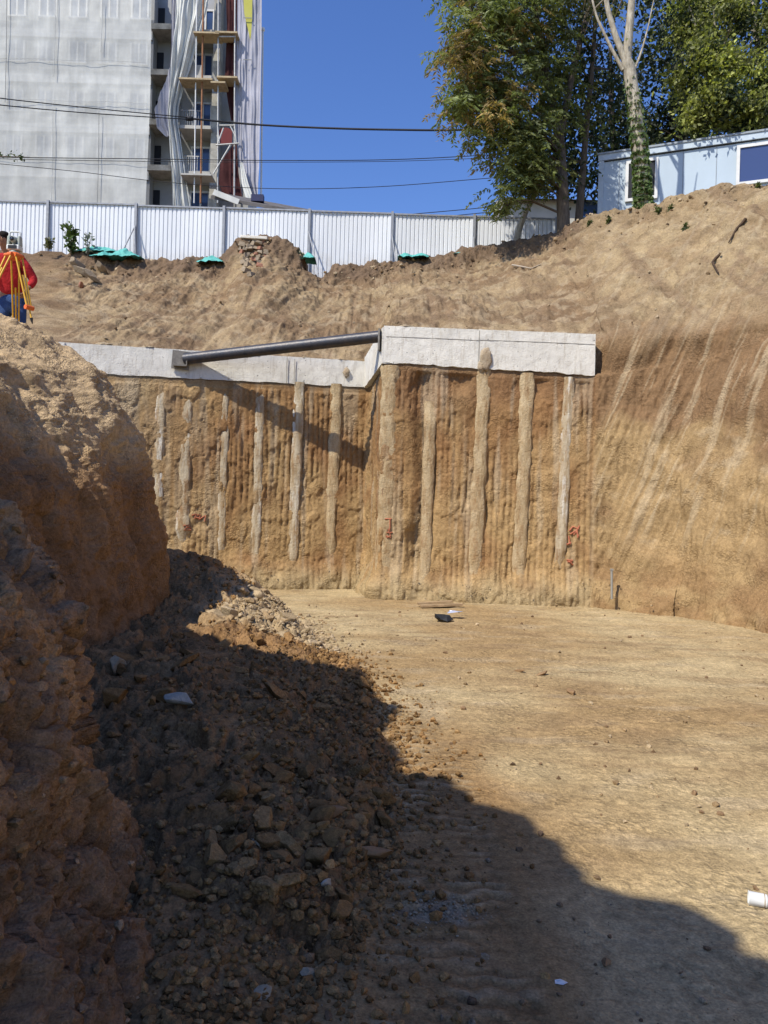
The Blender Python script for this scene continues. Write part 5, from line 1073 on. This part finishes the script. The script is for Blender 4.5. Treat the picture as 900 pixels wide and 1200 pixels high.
while len(pts)<9500:
    y_=2.2+9.4*rk.random()**1.5; x_=he(0,y_)+.06-abs(rk.gauss(0,.75)) if rk.random()<.86 else he(0,y_)+abs(rk.gauss(0,.22)); 
    if x_<-.34*y_ and y_<4: continue
    pts.append((x_,y_,(.006+.022*rk.random()**2.6)*(1+.05*y_)))
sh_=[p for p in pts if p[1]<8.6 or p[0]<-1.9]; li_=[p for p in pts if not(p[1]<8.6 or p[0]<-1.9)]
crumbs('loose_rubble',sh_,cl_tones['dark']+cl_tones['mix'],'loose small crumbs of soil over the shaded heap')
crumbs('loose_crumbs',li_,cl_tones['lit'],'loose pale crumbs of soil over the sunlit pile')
pts=[]
while len(pts)<900:
    y_=2.2+11*rk.random()**1.3; x_=rk.uniform(he(0,y_)-.1,.52*y_); pts.append((x_,y_,.003+.02*rk.random()**6*(1+.08*y_)))
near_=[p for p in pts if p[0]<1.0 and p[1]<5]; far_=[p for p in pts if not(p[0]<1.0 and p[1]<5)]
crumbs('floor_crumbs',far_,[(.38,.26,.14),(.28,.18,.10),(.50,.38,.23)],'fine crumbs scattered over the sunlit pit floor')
crumbs('shaded_crumbs',near_,[(.28,.19,.11),(.21,.14,.085),(.40,.31,.21)],'fine crumbs scattered over the shaded pit floor')  # floor crumbs again, toned darker to carry the bank's shadow
rg=np.random.default_rng(77)
vi=np.where((RW>3.9)&(RW<7.05)&(FV[...,0].ravel()>-16)&(FV[...,0].ravel()<12)&(FV[...,1].ravel()>11))[0]
wgt=np.interp(RW[vi],[3.9,5.5,6.2,7.05],[.25,.35,2.4,2.8]); vi=rg.choice(vi,1500,p=wgt/wgt.sum()); fv=FV.reshape(-1,3)[vi]+rg.normal(size=(1500,3))*np.array([.03,.03,0])
crumbs('slope_rubble',[(a,b,(.010+.05*rg.random()**5)*(1+.6*(r_>6))) for (a,b,_),r_ in zip(fv,RW[vi])],[(.40,.28,.16),(.27,.18,.10),(.20,.135,.085),(.50,.39,.25)],'crumbled soil lying over the earth slope and its rim',fv[:,2])
vi=np.where((RW>0)&(RW<.16)&(UU>1)&(UU<7.2))[0]; vi=rg.choice(vi,500); fv=FV.reshape(-1,3)[vi]+rg.normal(size=(500,3))*np.array([.05,.10,0])-np.array([0,.12,0])
crumbs('wall_foot_crumbs',[(a,b,.006+.02*rg.random()**4) for a,b,_ in fv],[(.42,.29,.16),(.32,.21,.11),(.50,.38,.23)],'crumbs of soil fallen along the foot of the pit wall',[max(floor_z(a,b),.0) if c<.12 else c for a,b,c in fv])
bi=np.where((V[:,1]<0) if False else ((BV[...,1].ravel()<4.0)&(BV[...,1].ravel()>1.9)&(BV[...,2].ravel()>.02)&(BV[...,2].ravel()<2.2)))[0]; bi=rg.choice(bi,1700); bv=BV.reshape(-1,3)[bi]
crumbs('bank_crumbs',[(a,b,.004+.026*rg.random()**3) for a,b,_ in bv],[(.42,.26,.14),(.34,.21,.11),(.48,.32,.18),(.44,.25,.11)],'crumbs of soil sticking out of the near bank',bv[:,2]-.008)
# single stones one can point at
M_PST=plain('pale_stone',(.44,.35,.23),.9,0,.2,.2,9,.01,40); M_WST=plain('white_stone',(.44,.40,.32),.85,0,.2,.2,9,.01,40); M_GST=plain('grey_stone',(.28,.175,.09),.9,0,.2,.25,9,.01,40)
def floor_hit(px,py):
    a=at(px,py,1)-Vector((0,0,EYE)); 
    for i in range(2000):
        t=1.8+i*.008; q=Vector((0,0,EYE))+a*t
        if q.z<=floor_z(q.x,q.y): return q
    return q
for i,(px,py,r_,m_,lab) in enumerate([(212,821,.095,M_WST,'flat bluish white stone on the shaded heap, the higher of two'),(137,781,.13,M_PST,'broad pale grey slab of stone beside the shaded bank'),(301,988,.038,M_PST,'pale rounded stone at the top of the fresh rubble'),(384,1037,.030,M_WST,'small white stone on the rim of the fresh rubble'),(360,1143,.048,M_PST,'pale angular stone at the foot of the rubble, near the bottom'),(437,1003,.085,M_GST,'large dark angular block at the edge of the rubble, toward the tracks'),(710,1128,.030,M_GST,'lone dark clod on the shaded floor'),(383,958,.095,M_GST,'big dark block at the upper rim of the fresh rubble'),(310,1165,.045,M_PST,'pale stone at the very bottom of the rubble'),(607,787,.085,M_GST,'dark lump on the sunlit floor, first of the two close together'),(635,791,.085,M_GST,'dark lump on the sunlit floor beside a matching one, toward the bare wall'),(668,812,.10,M_GST,'brown lump on the sunlit floor, isolated from the other two')]):
    p=floor_hit(px,py); V,F=rock_mesh('stone',70+i,4,12); o=link('stone',np_mesh('stone',V*np.array([1,.8,.75]),F),m_); o.location=p+Vector((0,0,r_*.15)); o.scale=(r_,)*3 if m_ is not M_GST or py>900 else (r_,r_*.6,r_*.45); o.rotation_euler=(.2*math.sin(i),.3*math.cos(i),i*1.3); tag(o,lab,'stone')
# cup, paper, sheet, board, lime patch
M_CUP=plain('white_plastic',(.80,.83,.82),.35,0,.45,.03)
p=floor_hit(888,1062); cp_=thing('plastic_cup',p+Vector((0,0,.028)),'white plastic cup lying on its side on the sunlit floor','cup')
mb=MB(); mb.lathe((0,0,0),[(0,-.036),(.024,-.036),(.027,-.030),(.0285,.034),(.031,.036),(.0285,.038),(.026,.034),(.025,-.028),(0,-.028)],24,'X'); o=mb.build('cup_wall',M_CUP,None); o.parent=cp_; o.rotation_euler=(0,.0,math.pi-.35)
mb=MB(); mb.lathe((0,0,0),[(.0282,-.026),(.0292,-.024),(.0282,-.022)],24,'X'); o=mb.build('cup_band',M_PST,None); o.parent=cp_; o.rotation_euler=(0,0,math.pi-.35)
def flat(name,px,py,outline,mat,label,cat,crum=.02,up=.012):
    p=floor_hit(px,py); n=len(outline); V=[(0,0,up+crum)]; 
    rg=np.random.default_rng(int(px)); ring=[(a,b) for a,b in outline]
    for f in (.5,1): V+=[(a*f,b*f,up+crum*rg.uniform(-.3,1)) for a,b in ring]
    F=[(0,1+i,1+(i+1)%n) for i in range(n)]+[(1+i,1+n+i,1+n+(i+1)%n) for i in range(n)]+[(1+i,1+n+(i+1)%n,1+(i+1)%n) for i in range(n)]
    mb=MB(); mb.add(V,F); o=mb.build(name,mat); o.location=p; return tag(o,label,cat)
flat('paper_scrap',657,1153,[(-.022,-.012),(.004,-.018),(.024,-.006),(.018,.010),(.002,.016),(-.018,.012)],M_CUP,'small white paper scrap on the shaded floor','paper',.006,.004)
flat('plastic_sheet',522,728,[(-.17,-.08),(.02,-.11),(.11,-.05),(.13,.07),(-.05,.10),(-.16,.05)],M_BLK,'black plastic sheet scrap on the sunlit floor below the piles','plastic sheet',.08,.02)
flat('foil_scrap',531,725,[(-.10,-.04),(.07,-.07),(.16,.0),(.12,.07),(-.05,.07)],plain('foil',(.42,.45,.55),.4,.2,.4),'bluish pale plastic scrap lying against the black sheet','plastic scrap',.06,.07)
crumbs('lime_crumbs',[(rk.gauss(.28,.09),rk.gauss(3.12,.06),.004+.009*rk.random()**2) for _ in range(170)],[(.44,.37,.26),(.36,.29,.20)],'pale lime crumbs spilled over the track marks in the shade')
p=floor_hit(517,712); mb=MB(); mb.box((0,0,.04),(.72,.16,.035),rz=.18,ry=-.05); mb.box((-.1,.12,.07),(.6,.12,.03),rz=.05,ry=-.08); o=mb.build('weathered_board',plain('weathered_wood',(.40,.28,.16),.95,0,.1,.3,6,.01)); o.location=p; tag(o,'weathered board pieces half buried at the foot of the broken narrow pile','board')

# stray blocks half buried on the rim
for i,(px,py,r_,lab) in enumerate([(100,322,(.34,.2,.17),'pale flat concrete lump in the rubble below the sapling'),(92,312,(.26,.2,.2),'dark round stone under the sapling'),(112,330,(.22,.16,.12),'tilted grey block below the pale lump'),(120,318,(.28,.2,.13),'brown-grey block under the teal netting'),(97,338,(.15,.12,.09),'reddish broken brick low on the slope')]):
    p=face_hit(px,py); V_,F_=rock_mesh('x',140+i,4,13); o=link('rubble_block',np_mesh('rubble_block',V_*np.array(r_),F_),M_BRK if 'brick' in lab else M_MAS); o.location=p+Vector((0,-.10,.04)); o.scale=(1.25,)*3; o.rotation_euler=(.2*i,.3,.5*i); tag(o,lab,'rubble block')
